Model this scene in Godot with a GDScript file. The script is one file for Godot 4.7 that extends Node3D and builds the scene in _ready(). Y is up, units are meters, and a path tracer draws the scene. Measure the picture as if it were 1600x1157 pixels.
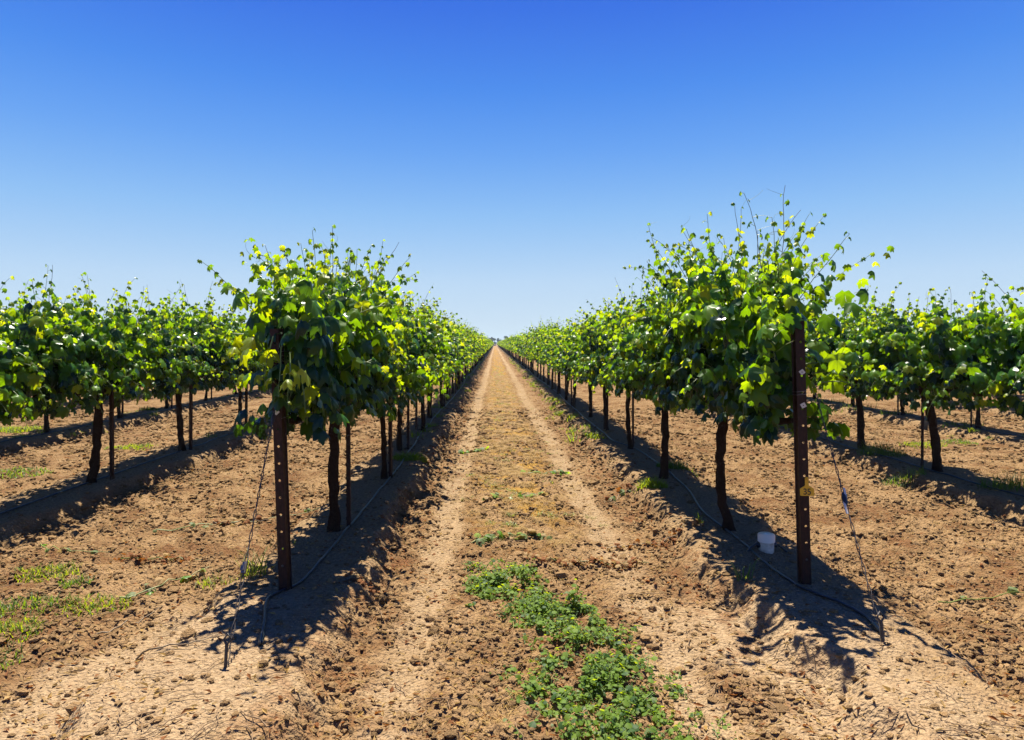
extends Node3D
# A vineyard seen down a dirt lane between trellised rows. The lane runs along -z, the row ground is y = 0.

const EYE := 1.57
const LEFT_ROWS := [-1.335, -4.66, -7.95, -11.25, -14.55, -17.85, -21.15]
const RIGHT_ROWS := [2.01, 5.48, 8.98, 12.45, 15.95, 19.45, 22.95]
const POST_DEPTH := 4.26
const SPACING := 2.16
const ROW_END := 400.0

var materials := {}
var names_used := {}
var leaf_meshes := []          # five shapes, fine
var noise := FastNoiseLite.new()
var noise_cells := FastNoiseLite.new()
var noise_broad := FastNoiseLite.new()


# ------------------------------------------------------------------ helpers
func lin(r: float, g: float, b: float) -> Color:
	return Color(r, g, b).linear_to_srgb()


class Shape:
	# collects triangles; front faces run clockwise
	var v := PackedVector3Array()
	var n := PackedVector3Array()
	var uv := PackedVector2Array()
	var idx := PackedInt32Array()

	func tri(a: Vector3, b: Vector3, c: Vector3) -> void:
		var q := (c - a).cross(b - a).normalized()
		var i := v.size()
		v.append(a); v.append(b); v.append(c)
		n.append(q); n.append(q); n.append(q)
		uv.append(Vector2.ZERO); uv.append(Vector2.ZERO); uv.append(Vector2.ZERO)
		idx.append(i); idx.append(i + 1); idx.append(i + 2)

	func quad(a: Vector3, b: Vector3, c: Vector3, d: Vector3) -> void:
		tri(a, b, c)
		tri(a, c, d)

	func box(lo: Vector3, hi: Vector3, t := Transform3D.IDENTITY) -> void:
		var p := []
		for k in 8:
			p.append(t * Vector3(hi.x if k & 1 else lo.x, hi.y if k & 2 else lo.y, hi.z if k & 4 else lo.z))
		quad(p[4], p[6], p[7], p[5])
		quad(p[1], p[3], p[2], p[0])
		quad(p[5], p[7], p[3], p[1])
		quad(p[0], p[2], p[6], p[4])
		quad(p[6], p[2], p[3], p[7])
		quad(p[0], p[4], p[5], p[1])

	# a smooth tube through points; rough moves each vertex by a share of its radius
	func tube(points: Array, radii: Array, sides: int, rough := 0.0, rng: RandomNumberGenerator = null, capped := true) -> void:
		var first := v.size()
		var count := points.size()
		var side := Vector3.RIGHT
		var ridge := []
		for s in sides:
			ridge.append(1.0 + (rng.randf_range(-rough, rough) if rng else 0.0))
		var along := 0.0
		for i in count:
			var ahead: Vector3 = points[mini(i + 1, count - 1)] - points[maxi(i - 1, 0)]
			ahead = ahead.normalized()
			if absf(side.dot(ahead)) > 0.95:
				side = Vector3.BACK if absf(ahead.z) < 0.8 else Vector3.UP
			side = (side - ahead * side.dot(ahead)).normalized()
			var other := ahead.cross(side)
			if i > 0:
				along += points[i].distance_to(points[i - 1])
			for s in sides + 1:
				var a := TAU * s / sides
				var k: float = ridge[s % sides]
				var d := side * cos(a) + other * sin(a)
				var r: float = radii[i] * k
				if rng and rough > 0.0 and s < sides:
					r *= 1.0 + rng.randf_range(-rough, rough) * 0.5
				var at: Vector3 = points[i] + d * r
				if s == sides:
					at = v[v.size() - sides]
				v.append(at)
				n.append(d)
				uv.append(Vector2(float(s) / sides, along))
		var w := sides + 1
		for i in count - 1:
			for s in sides:
				var a := first + i * w + s
				idx.append_array([a, a + w, a + 1, a + 1, a + w, a + w + 1])
		if capped:
			for e in [0, count - 1]:
				var c: Vector3 = points[e]
				for s in sides:
					var a: Vector3 = v[first + e * w + s]
					var b: Vector3 = v[first + e * w + s + 1]
					if e == 0:
						tri(c, a, b)
					else:
						tri(c, b, a)

	# copies another shape's arrays with a transform
	func add(o: Shape, t: Transform3D) -> void:
		var i := v.size()
		v.append_array(t * o.v)
		var turn := Transform3D(t.basis.orthonormalized(), Vector3.ZERO)
		n.append_array(turn * o.n)
		uv.append_array(o.uv)
		var more := o.idx.duplicate()
		for k in more.size():
			more[k] += i
		idx.append_array(more)

	func into(mesh: ArrayMesh, m: Material) -> void:
		if idx.is_empty():
			return
		var arrays := []
		arrays.resize(Mesh.ARRAY_MAX)
		arrays[Mesh.ARRAY_VERTEX] = v
		arrays[Mesh.ARRAY_NORMAL] = n
		arrays[Mesh.ARRAY_TEX_UV] = uv
		arrays[Mesh.ARRAY_INDEX] = idx
		mesh.add_surface_from_arrays(Mesh.PRIMITIVE_TRIANGLES, arrays)
		mesh.surface_set_material(mesh.get_surface_count() - 1, m)


func numbered(called: String) -> String:
	var k: int = names_used.get(called, -1) + 1
	names_used[called] = k
	return called if k == 0 else "%s_%03d" % [called, k]


func mesh_of(shape: Shape, m: Material) -> ArrayMesh:
	var mesh := ArrayMesh.new()
	shape.into(mesh, m)
	return mesh


func part(called: String, mesh: Mesh, parent: Node) -> MeshInstance3D:
	var o := MeshInstance3D.new()
	o.name = called
	o.mesh = mesh
	parent.add_child(o, true)
	return o


func thing(called: String, label: String, category: String, at := Vector3.ZERO, turn := 0.0, group := "") -> Node3D:
	var o := Node3D.new()
	o.name = numbered(called)
	add_child(o)
	o.position = at
	o.rotation.y = turn
	tag(o, label, category, group)
	return o


func tag(o: Node, label: String, category: String, group := "", kind := "") -> void:
	if label:
		o.set_meta("label", label)
	if category:
		o.set_meta("category", category)
	if group:
		o.set_meta("group", group)
	if kind:
		o.set_meta("kind", kind)


func top_mesh(called: String, mesh: Mesh) -> MeshInstance3D:
	var o := MeshInstance3D.new()
	o.name = numbered(called)
	o.mesh = mesh
	add_child(o)
	return o


func noise_texture(freq: float, octaves: int, low: Color, high: Color, size := 512, seed_ := 1, kind := FastNoiseLite.TYPE_SIMPLEX_SMOOTH) -> NoiseTexture2D:
	var f := FastNoiseLite.new()
	f.seed = seed_
	f.noise_type = kind
	f.frequency = freq
	f.fractal_octaves = octaves
	var t := NoiseTexture2D.new()
	t.width = size
	t.height = size
	t.seamless = true
	t.noise = f
	var g := Gradient.new()
	g.set_color(0, low)
	g.set_color(1, high)
	t.color_ramp = g
	return t


func plain(called: String, color: Color, roughness: float, specular := 0.5) -> StandardMaterial3D:
	var m := StandardMaterial3D.new()
	m.resource_name = called
	m.albedo_color = color
	m.roughness = roughness
	m.metallic_specular = specular
	materials[called] = m
	return m


func leafy(called: String, r: float, g: float, b: float, passing: Color, weight: float, roughness: float) -> StandardMaterial3D:
	var m := plain(called, lin(r, g, b), roughness, 0.31)
	m.cull_mode = BaseMaterial3D.CULL_DISABLED
	m.backlight_enabled = true
	m.backlight = lin(passing.r * weight * 2.0, passing.g * weight * 2.0, passing.b * weight * 2.0)
	return m


func triplanar(m: StandardMaterial3D, scale: float, world := true) -> void:
	m.uv1_triplanar = true
	m.uv1_world_triplanar = world
	m.uv1_scale = Vector3.ONE * scale


func make_materials() -> void:
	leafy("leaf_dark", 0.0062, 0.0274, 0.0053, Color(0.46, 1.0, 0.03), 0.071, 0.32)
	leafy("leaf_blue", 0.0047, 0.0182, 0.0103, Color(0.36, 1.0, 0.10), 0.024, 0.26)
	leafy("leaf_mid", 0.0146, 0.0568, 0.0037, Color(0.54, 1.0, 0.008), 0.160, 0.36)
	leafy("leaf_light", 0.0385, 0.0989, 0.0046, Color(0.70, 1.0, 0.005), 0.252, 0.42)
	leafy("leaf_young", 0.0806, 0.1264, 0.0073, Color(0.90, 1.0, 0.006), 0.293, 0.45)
	leafy("grass_green", 0.0284, 0.0569, 0.0071, Color(0.66, 1.0, 0.03), 0.125, 0.5)
	leafy("grass_yellow", 0.0743, 0.0909, 0.0142, Color(0.86, 1.0, 0.05), 0.160, 0.5)
	leafy("weed_green", 0.0500, 0.0940, 0.0040, Color(0.84, 1.0, 0.015), 0.185, 0.66)
	leafy("weed_pale", 0.0686, 0.1130, 0.0122, Color(0.80, 1.0, 0.02), 0.213, 0.7)
	leafy("weed_dark", 0.0126, 0.0379, 0.0047, Color(0.62, 1.0, 0.015), 0.103, 0.62)
	leafy("leaf_wilted", 0.0624, 0.0853, 0.0284, Color(0.75, 1.0, 0.25), 0.137, 0.6)
	leafy("leaf_dead", 0.1138, 0.0442, 0.0126, Color(1.0, 0.36, 0.06), 0.091, 0.85)
	leafy("leaf_tan", 0.1880, 0.1193, 0.0458, Color(1.0, 0.68, 0.25), 0.114, 0.7)
	leafy("straw", 0.2165, 0.1311, 0.0340, Color(1.0, 0.70, 0.25), 0.091, 0.6)
	plain("shoot_green", lin(0.10, 0.15, 0.03), 0.5)
	plain("shoot_yellow", lin(0.12, 0.15, 0.02), 0.5)
	plain("shoot_brown", lin(0.11, 0.07, 0.03), 0.6)
	var bark := plain("bark", Color.WHITE, 0.95, 0.2)
	bark.albedo_texture = noise_texture(0.05, 4, lin(0.018, 0.010, 0.007), lin(0.075, 0.045, 0.028), 256, 5)
	bark.heightmap_enabled = true
	bark.heightmap_texture = noise_texture(0.06, 4, Color.BLACK, Color.WHITE, 256, 6)
	bark.heightmap_scale = 3.0
	triplanar(bark, 5.0)
	bark.uv1_scale = Vector3(14.0, 2.2, 14.0)
	var rust := plain("rust", Color.WHITE, 0.7, 0.34)
	rust.albedo_texture = noise_texture(0.03, 5, lin(0.009, 0.0035, 0.003), lin(0.044, 0.014, 0.010), 256, 7)
	rust.roughness_texture = noise_texture(0.04, 4, Color(0.6, 0.6, 0.6), Color(1, 1, 1), 256, 8)
	rust.metallic = 0.0
	triplanar(rust, 4.0)
	rust.uv1_scale = Vector3(6.0, 2.5, 6.0)
	var pvc := plain("pvc", Color.WHITE, 0.35, 0.5)
	pvc.albedo_texture = noise_texture(0.02, 5, lin(0.26, 0.22, 0.17), lin(0.66, 0.64, 0.59), 256, 9)
	triplanar(pvc, 3.0)
	plain("pvc_cap", lin(0.62, 0.62, 0.60), 0.28)
	plain("white_plastic", lin(0.46, 0.44, 0.41), 0.5)
	plain("black_plastic", lin(0.012, 0.012, 0.014), 0.30)
	plain("blue_plastic", lin(0.008, 0.011, 0.018), 0.38)
	var wire := plain("wire", lin(0.16, 0.15, 0.14), 0.45)
	wire.metallic = 0.7
	plain("dark_wire", lin(0.035, 0.028, 0.025), 0.6)
	plain("tag_yellow", lin(0.62, 0.34, 0.012), 0.42)
	plain("tag_ink", lin(0.010, 0.009, 0.008), 0.6)
	var soil := plain("soil", Color.WHITE, 0.97, 0.2)
	soil.vertex_color_use_as_albedo = true
	soil.albedo_texture = noise_texture(0.022, 7, lin(0.52, 0.47, 0.42), lin(1.0, 1.0, 1.0), 1024, 11)
	soil.heightmap_enabled = true
	soil.heightmap_texture = noise_texture(0.030, 6, Color.BLACK, Color.WHITE, 1024, 12)
	soil.heightmap_scale = 2.6
	triplanar(soil, 1.15)
	var clod := plain("clod", Color.WHITE, 0.97, 0.2)
	clod.vertex_color_use_as_albedo = true
	clod.albedo_texture = soil.albedo_texture
	clod.heightmap_enabled = true
	clod.heightmap_texture = soil.heightmap_texture
	clod.heightmap_scale = 1.0
	triplanar(clod, 3.0)
	plain("twig", lin(0.17, 0.11, 0.06), 0.8, 0.3)
	plain("far_leaf", lin(0.030, 0.060, 0.030), 0.7, 0.3)


# ------------------------------------------------------------------ the ground
func nearest_row(x: float) -> float:
	var best := 100.0
	for list in [LEFT_ROWS, RIGHT_ROWS]:
		for r in list:
			if absf(x - r) < absf(best):
				best = x - r
	return best


# (height, share of tilled soil, share of wheel track, share of berm) at a place
func soil_at(x: float, z: float, dx: float) -> Array:
	var wob := noise_broad.get_noise_2d(x * 0.2 + 31.0, z * 1.1)
	var wob2 := noise.get_noise_2d(x * 0.6, z * 1.6)
	var edge := absf(dx) + wob * 0.14 + wob2 * 0.07
	var berm := 1.0 - smoothstep(0.34, 0.54, edge)
	var track := 0.0
	if x > -1.6 and x < 2.4:
		var sway := noise_broad.get_noise_2d(7.0, z * 0.12) * 0.12
		track = maxf(1.0 - smoothstep(0.06, 0.21, absf(x + 0.47 + sway + wob2 * 0.08)), 1.0 - smoothstep(0.06, 0.21, absf(x - 0.96 + sway + wob2 * 0.08)))
		track *= clampf(0.85 + wob * 0.5 + wob2 * 0.7, 0.15, 1.0)
	# bare smooth ground at the row ends
	var head := smoothstep(-4.6, -4.0, z) * (1.0 - smoothstep(0.40, 0.75, absf(dx + (0.30 if x > 0.0 else 0.30)) + wob * 0.35)) if absf(x) < 3.4 else 0.0
	var smooth := maxf(maxf(berm, track), head)
	var tilled := 1.0 - smooth * 0.93
	var h := -0.160 + berm * 0.150 - track * 0.018
	h += noise_broad.get_noise_2d(x, z) * 0.022 + head * 0.03
	var c := noise_cells.get_noise_2d(x, z)          # about -1 .. 0.3
	h += tilled * ((-c - 0.45) * 0.058 + noise.get_noise_2d(x * 2.2, z * 2.2) * 0.030 - noise_cells.get_noise_2d(x * 2.7 + 5.0, z * 2.7) * 0.020)
	h += noise.get_noise_2d(x * 5.0 + 9.0, z * 5.0) * 0.008
	return [h, tilled, track, maxf(berm * 0.4, head)]


func height(x: float, z: float) -> float:
	return soil_at(x, z, nearest_row(x))[0]


func make_ground() -> void:
	var xs := []
	var x := 0.5
	while x < 1600.0:
		xs.append(x)
		x += 0.019 if x < 4.4 else 0.05 if x < 7.5 else 0.11 if x < 16.0 else 0.5 if x < 30.0 else x * 0.12
	x = 0.5 - 0.019
	while x > -1600.0:
		xs.push_front(x)
		x -= 0.019 if x > -3.9 else 0.05 if x > -7.0 else 0.11 if x > -15.0 else 0.5 if x > -30.0 else -x * 0.12
	var zs := []
	var d := -30.0
	while d < 1800.0:
		zs.append(-d)
		d += 4.0 if d < -6.0 else 0.4 if d < 1.0 else 0.026 if d < 2.5 else maxf(0.014, d * 0.0054) if d < 34.0 else d * 0.03
	var nx := xs.size()
	var nz := zs.size()
	var near_row := []
	for k in nx:
		near_row.append(nearest_row(xs[k]))
	var v := PackedVector3Array()
	var colors := PackedColorArray()
	v.resize(nx * nz)
	colors.resize(nx * nz)
	var dry := Color(0.260, 0.172, 0.088)
	var pale := Color(0.330, 0.242, 0.146)
	var dark := Color(0.150, 0.082, 0.037)
	var gold := Color(0.330, 0.200, 0.048)
	var red := Color(0.185, 0.083, 0.033)
	for j in nz:
		var z: float = zs[j]
		for k in nx:
			var px: float = xs[k]
			var s := soil_at(px, z, near_row[k])
			v[j * nx + k] = Vector3(px, s[0], z)
			var patch := noise_broad.get_noise_2d(px * 1.3 + 50.0, z * 1.3)
			var fine := noise.get_noise_2d(px * 3.0 - 20.0, z * 3.0)
			var c := dry.lerp(dark, clampf(0.42 + patch * 1.0 + fine * 0.8, 0.0, 1.0) * s[1])
			c = c.lerp(pale, clampf(s[2] * 0.85 + s[3] * 0.9, 0.0, 1.0))
			# dry grass trodden into the middle of the lane
			var mid := 1.0 - smoothstep(0.25, 0.62, absf(px - 0.24))
			c = c.lerp(gold, mid * clampf(patch * 1.8 + fine * 1.6 + 0.22, 0.0, 0.9) * smoothstep(-5.0, -7.5, z))
			var strip := clampf(1.0 - absf(absf(px - 0.3) - 1.15) * 3.0, 0.0, 1.0)
			c = c.lerp(red, strip * clampf(fine * 1.8 - patch * 0.8 - 0.1, 0.0, 0.55))
			colors[j * nx + k] = c
	var n := PackedVector3Array()
	n.resize(nx * nz)
	for j in nz:
		var j0 := maxi(j - 1, 0)
		var j1 := mini(j + 1, nz - 1)
		for k in nx:
			var k0 := maxi(k - 1, 0)
			var k1 := mini(k + 1, nx - 1)
			var a := v[j * nx + k1] - v[j * nx + k0]
			var b := v[j1 * nx + k] - v[j0 * nx + k]
			n[j * nx + k] = a.cross(b).normalized()
	var idx := PackedInt32Array()
	idx.resize((nx - 1) * (nz - 1) * 6)
	var at := 0
	for j in nz - 1:
		for k in nx - 1:
			var a := j * nx + k
			idx[at] = a
			idx[at + 1] = a + nx
			idx[at + 2] = a + 1
			idx[at + 3] = a + 1
			idx[at + 4] = a + nx
			idx[at + 5] = a + nx + 1
			at += 6
	var arrays := []
	arrays.resize(Mesh.ARRAY_MAX)
	arrays[Mesh.ARRAY_VERTEX] = v
	arrays[Mesh.ARRAY_NORMAL] = n
	arrays[Mesh.ARRAY_COLOR] = colors
	arrays[Mesh.ARRAY_INDEX] = idx
	var mesh := ArrayMesh.new()
	mesh.add_surface_from_arrays(Mesh.PRIMITIVE_TRIANGLES, arrays)
	mesh.surface_set_material(0, materials["soil"])
	var o := top_mesh("ground", mesh)
	tag(o, "dry tan tilled vineyard soil with low berms under the rows", "", "", "structure")
	print("ground ", nx, " x ", nz, " facing ", n[nx * 20 + 20])


# ------------------------------------------------------------------ leaves and shoots
const OUTLINE := [[0, 1.0], [13, 0.80], [22, 0.66], [34, 0.86], [44, 0.92], [56, 0.74], [70, 0.60], [86, 0.74], [100, 0.72], [124, 0.58], [150, 0.50], [170, 0.30]]
const OUTLINE_SMALL := [[0, 1.0], [26, 0.70], [45, 0.90], [74, 0.62], [100, 0.72], [150, 0.50]]
const OUTLINE_FAR := [[0, 1.0], [60, 0.85], [130, 0.62]]


# a vine leaf: stalk joint at the origin, tip along -y, upper face +z, width about 1; ring adds vertices that let the blade curl
func leaf_shape(rng: RandomNumberGenerator, outline: Array, fold: float, droop: float, ring := false) -> Shape:
	var s := Shape.new()
	var curl := rng.randf_range(0.1, 1.1) if ring else 0.2
	var tilt := rng.randf_range(-0.25, 0.25) if ring else 0.0
	var hub := Vector3(0, -0.02, 0.03)
	var outer := []
	var inner := []
	for side in [1.0, -1.0]:
		var list := outline.duplicate()
		if side < 0.0:
			list.reverse()
		for o in list:
			if side < 0.0 and o[0] == 0:
				continue
			var a: float = deg_to_rad(o[0])
			var r: float = o[1] * rng.randf_range(0.93, 1.07) * 0.62
			for share in [1.0, 0.56]:
				var p := Vector3(side * sin(a) * r * share, -cos(a) * r * share, 0.0)
				p.z = -fold * absf(p.x) - droop * p.y * p.y * (1.4 if p.y < 0.0 else 0.4) - curl * p.x * p.x + tilt * p.x + 0.028 * share * cos(a * 5.0)
				if share == 1.0:
					p.z += rng.randf_range(-0.04, 0.04)
					outer.append(p)
				else:
					inner.append(p)
	var count := outer.size()
	s.v.append(hub)
	for k in count:
		s.v.append(outer[k])
	if ring:
		for k in count:
			s.v.append(inner[k])
	var faces := []
	for k in count:
		var n := (k + 1) % count
		if ring:
			faces.append([0, 1 + count + k, 1 + count + n])
			faces.append([1 + count + k, 1 + k, 1 + n])
			faces.append([1 + count + k, 1 + n, 1 + count + n])
		else:
			faces.append([0, 1 + k, 1 + n])
	var sums := []
	sums.resize(s.v.size())
	sums.fill(Vector3.ZERO)
	for f in faces:
		var q := (s.v[f[2]] - s.v[f[0]]).cross(s.v[f[1]] - s.v[f[0]])
		if q.z < 0.0:
			q = -q
			f = [f[0], f[2], f[1]]
		s.idx.append_array(f)
		for k in f:
			sums[k] += q
	for k in s.v.size():
		s.n.append(sums[k].normalized())
		s.uv.append(Vector2(s.v[k].x + 0.5, 0.5 - s.v[k].y))
	return s


func leaf_set(seed_: int, outline: Array, count: int, ring := false) -> Array:
	var rng := RandomNumberGenerator.new()
	rng.seed = seed_
	var out := []
	for k in count:
		out.append(leaf_shape(rng, outline, rng.randf_range(0.05, 0.55), rng.randf_range(0.1, 0.9), ring))
	return out


func frame_of(normal: Vector3, tip: Vector3, size: float, at: Vector3) -> Transform3D:
	var z := normal.normalized()
	var y := -(tip - z * tip.dot(z)).normalized()
	if not y.is_normalized():
		y = Vector3.UP.cross(z).normalized()
	return Transform3D(Basis(y.cross(z) * size, y * size, z * size), at)


# Leaves and shoots of a vine whose trunk stands at the origin and whose row runs along z.
# Each leaf is [transform, material name, shape number]; each shoot is a list of points and radii.
func grow(seed_: int, opt: Dictionary) -> Dictionary:
	var rng := RandomNumberGenerator.new()
	rng.seed = seed_
	var leaves := []
	var shoots := []
	var from_z: float = opt.get("from", -1.24)
	var to_z: float = opt.get("to", 1.24)
	var top: float = opt.get("top", 1.0)
	var scale: float = opt.get("leaf", 1.0)
	var count: int = opt.get("shoots", 112)
	var tall: int = opt.get("tall", 8)
	var slim: float = opt.get("slim", 0.9)
	var aside: float = opt.get("aside", 0.0)
	for k in count + tall:
		var high := k >= count
		var z := lerpf(from_z, to_z, (k + rng.randf()) / count) if not high else rng.randf_range(from_z, to_z) * 0.95
		var side := -1.0 if k % 2 else 1.0
		var lean := rng.randf_range(0.0, 0.46) * side * slim
		var length := rng.randf_range(0.86, 1.22) * top
		var sag := rng.randf_range(0.02, 0.09)
		if high:
			lean = rng.randf_range(-0.22, 0.22)
			length = rng.randf_range(1.08, 1.32) * top
			sag = 0.0
		elif rng.randf() < 0.30 * slim:                       # falls outwards and hangs
			lean = side * rng.randf_range(0.5, 0.95) * slim
			length = rng.randf_range(0.65, 1.0)
			sag = rng.randf_range(0.10, 0.2)
		if z > 0.8 and to_z > 1.2:                     # the narrow end of the row
			lean *= 0.45
			length *= 0.9
		var at := Vector3(rng.randf_range(-0.06, 0.06) + aside * smoothstep(0.0, 1.2, z), rng.randf_range(1.0, 1.10), z)
		leaves_on(rng, leaves, shoots, at, Vector3(lean, 1.0, rng.randf_range(-0.2, 0.2)), length, sag, scale, high)
	# leaves low under the cordon, from side shoots
	for k in opt.get("low", 150):
		var side := -1.0 if k % 2 else 1.0
		var at := Vector3(side * rng.randf_range(0.05, 0.34), rng.randf_range(opt.get("under", 0.89), 1.15), rng.randf_range(from_z, to_z))
		var normal := Vector3(side * rng.randf_range(0.3, 1.0), rng.randf_range(0.1, 0.9), rng.randf_range(-0.5, 0.5))
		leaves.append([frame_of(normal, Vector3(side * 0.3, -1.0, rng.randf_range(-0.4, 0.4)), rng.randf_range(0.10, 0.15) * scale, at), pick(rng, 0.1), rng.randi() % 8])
	return {"leaves": leaves, "shoots": shoots}


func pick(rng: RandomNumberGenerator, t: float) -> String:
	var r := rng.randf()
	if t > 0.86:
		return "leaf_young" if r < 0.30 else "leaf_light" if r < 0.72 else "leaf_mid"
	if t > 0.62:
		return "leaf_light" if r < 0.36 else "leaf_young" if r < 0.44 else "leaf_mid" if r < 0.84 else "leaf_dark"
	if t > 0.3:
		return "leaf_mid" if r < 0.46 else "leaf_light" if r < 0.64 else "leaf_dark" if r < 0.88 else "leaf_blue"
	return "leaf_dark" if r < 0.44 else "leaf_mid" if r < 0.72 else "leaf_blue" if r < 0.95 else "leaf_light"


func leaves_on(rng: RandomNumberGenerator, leaves: Array, shoots: Array, at: Vector3, dir: Vector3, length: float, sag: float, scale: float, high := false, always := "") -> void:
	var step := 0.068
	var steps := int(length / step)
	var points := [at]
	var radii := [0.0052]
	dir = dir.normalized()
	var turn := rng.randf() * TAU
	for i in steps:
		var t := float(i + 1) / steps
		dir = (dir + Vector3(rng.randf_range(-0.13, 0.13), -sag * (0.4 + t) * 1.5, rng.randf_range(-0.13, 0.13))).normalized()
		at += dir * step
		points.append(at)
		radii.append(lerpf(0.0052, 0.0016, t))
		if i < 1:
			continue
		turn += PI + rng.randf_range(-0.5, 0.5)
		var big := lerpf(0.160, 0.046, smoothstep(0.55, 1.0, t)) * rng.randf_range(0.75, 1.15)
		var number := 1
		if high and t > 0.55:
			big *= 0.8
			if rng.randf() < 0.2:
				continue
		elif t < 0.6 and rng.randf() < 0.35:
			number = 2
		for q in number:
			var out := Vector3(cos(turn + q * 1.9), 0.15, sin(turn + q * 1.9))
			out.x += signf(at.x + rng.randf_range(-0.12, 0.12)) * 0.55
			out = out.normalized()
			var stalk := out * big * rng.randf_range(0.5, 0.85) + Vector3.UP * big * rng.randf_range(-0.1, 0.35)
			var where := at + stalk
			if where.y < 0.90:
				continue
			var normal := Vector3(out.x * 0.9, rng.randf_range(0.15, 1.0), out.z * 0.7) + Vector3(rng.randf_range(-0.45, 0.45), rng.randf_range(-0.25, 0.3), rng.randf_range(-0.45, 0.45))
			var tip := out * 0.75 + Vector3(rng.randf_range(-0.3, 0.3), -0.95, rng.randf_range(-0.3, 0.3))
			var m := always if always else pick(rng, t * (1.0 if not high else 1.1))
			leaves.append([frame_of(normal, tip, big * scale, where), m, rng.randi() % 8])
			shoots.append({"points": [at, at + stalk * 0.55 + Vector3.UP * big * 0.06, where], "radii": [0.0018, 0.0014, 0.0011], "petiole": true})
		if high and t > 0.6 and rng.randf() < 0.4:
			shoots.append(tendril(rng, at, Vector3(cos(turn), 0.4, sin(turn)), 0.13))
	shoots.append({"points": points, "radii": radii, "petiole": false, "high": high})


func tendril(rng: RandomNumberGenerator, at: Vector3, dir: Vector3, length: float) -> Dictionary:
	var points := [at]
	var radii := [0.0013]
	dir = dir.normalized()
	var curl := rng.randf_range(-0.6, 0.6)
	for i in 7:
		dir = dir.rotated(Vector3(0.3, 0.4, 0.85).normalized(), curl * (0.3 + i * 0.16)).normalized()
		at += dir * length / 7.0
		points.append(at)
		radii.append(lerpf(0.0013, 0.0007, i / 6.0))
	return {"points": points, "radii": radii, "petiole": true}


func foliage_mesh(leaves: Array, shapes: Array) -> ArrayMesh:
	var by := {}
	for l in leaves:
		if not by.has(l[1]):
			by[l[1]] = Shape.new()
		by[l[1]].add(shapes[l[2] % shapes.size()], l[0])
	var mesh := ArrayMesh.new()
	for m in by:
		by[m].into(mesh, materials[m])
	return mesh


# ------------------------------------------------------------------ vines
var fine_leaves := []
var middle_leaves := []
var far_leaves := []
var leaf_parts := {}


func leaf_part_mesh(m: String, k: int) -> ArrayMesh:
	var key := "%s %d" % [m, k]
	if not leaf_parts.has(key):
		leaf_parts[key] = mesh_of(fine_leaves[k], materials[m])
	return leaf_parts[key]


func trunk_shape(rng: RandomNumberGenerator, lean: Vector2, bow: Vector2, radius: float, sides: int, steps: int) -> Shape:
	var s := Shape.new()
	var points := []
	var radii := []
	for i in steps + 1:
		var t := float(i) / steps
		var off := lean * (1.0 - t) + bow * sin(t * PI)
		points.append(Vector3(off.x + rng.randf_range(-0.008, 0.008), lerpf(-0.10, 1.06, t), off.y + rng.randf_range(-0.008, 0.008)))
		var knot := 1.0 + 0.12 * sin(t * 17.0 + lean.x * 40.0) * (0.5 + rng.randf() * 0.5)
		radii.append(radius * lerpf(1.1, 0.78, smoothstep(0.0, 0.30, t)) * knot * (1.25 if i == steps else 1.0))
	s.tube(points, radii, sides, 0.24 if sides > 7 else 0.08, rng)
	return s


func cordon_shape(rng: RandomNumberGenerator, from_z: float, to_z: float, sides: int) -> Shape:
	var s := Shape.new()
	var points := []
	var radii := []
	for i in 13:
		var t := i / 12.0
		points.append(Vector3(rng.randf_range(-0.018, 0.018), 1.055 + rng.randf_range(-0.02, 0.02), lerpf(from_z, to_z, t)))
		radii.append(lerpf(0.020, 0.038, 1.0 - absf(t * 2.0 - 1.0)) * rng.randf_range(0.85, 1.2))
	s.tube(points, radii, sides, 0.12, rng)
	return s


# a vine in full detail: single leaves and shoots where they show, the rest joined
func fill_near(root: Node3D, plant: Dictionary, towards: Vector3, most: int) -> void:
	var leaves: Array = plant["leaves"]
	var order := []
	for k in leaves.size():
		var t: Transform3D = leaves[k][0]
		var jitter := 0.12 * sin(k * 12.9898)
		order.append([t.origin.dot(towards) + t.basis.x.length() * 2.0 + jitter, k])
	order.sort_custom(func(a, b): return a[0] > b[0])
	var rest := []
	for place in order.size():
		var l: Array = leaves[order[place][1]]
		if place < most:
			var o := MeshInstance3D.new()
			o.name = "leaf" if place == 0 else "leaf_%03d" % place
			o.mesh = leaf_part_mesh(l[1], l[2])
			o.transform = l[0]
			root.add_child(o)
		else:
			rest.append(l)
	var f := part("foliage", foliage_mesh(rest, fine_leaves), root)
	f.set_meta("kind", "stuff")
	var twigs := Shape.new()
	var stalks := Shape.new()
	for s in plant["shoots"]:
		if s["petiole"]:
			stalks.tube(s["points"], s["radii"], 3, 0.0, null, false)
		elif s["high"]:
			var one := Shape.new()
			one.tube(s["points"], s["radii"], 5, 0.0, null, false)
			part("shoot", mesh_of(one, materials["shoot_brown"]), root)
		else:
			twigs.tube(s["points"], s["radii"], 4, 0.0, null, false)
	part("young_shoots", mesh_of(twigs, materials["shoot_green"]), root).set_meta("kind", "stuff")
	part("leaf_stalks", mesh_of(stalks, materials["shoot_yellow"]), root).set_meta("kind", "stuff")


const ORDINALS := ["first", "second", "third", "fourth", "fifth", "sixth", "seventh", "eighth", "ninth", "tenth", "eleventh", "twelfth"]


func row_words(k: int, left: bool) -> String:
	var side := "left" if left else "right"
	return ("row just %s of the lane" % side) if k == 0 else "%s row %s of the lane" % [ORDINALS[k], side]


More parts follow.
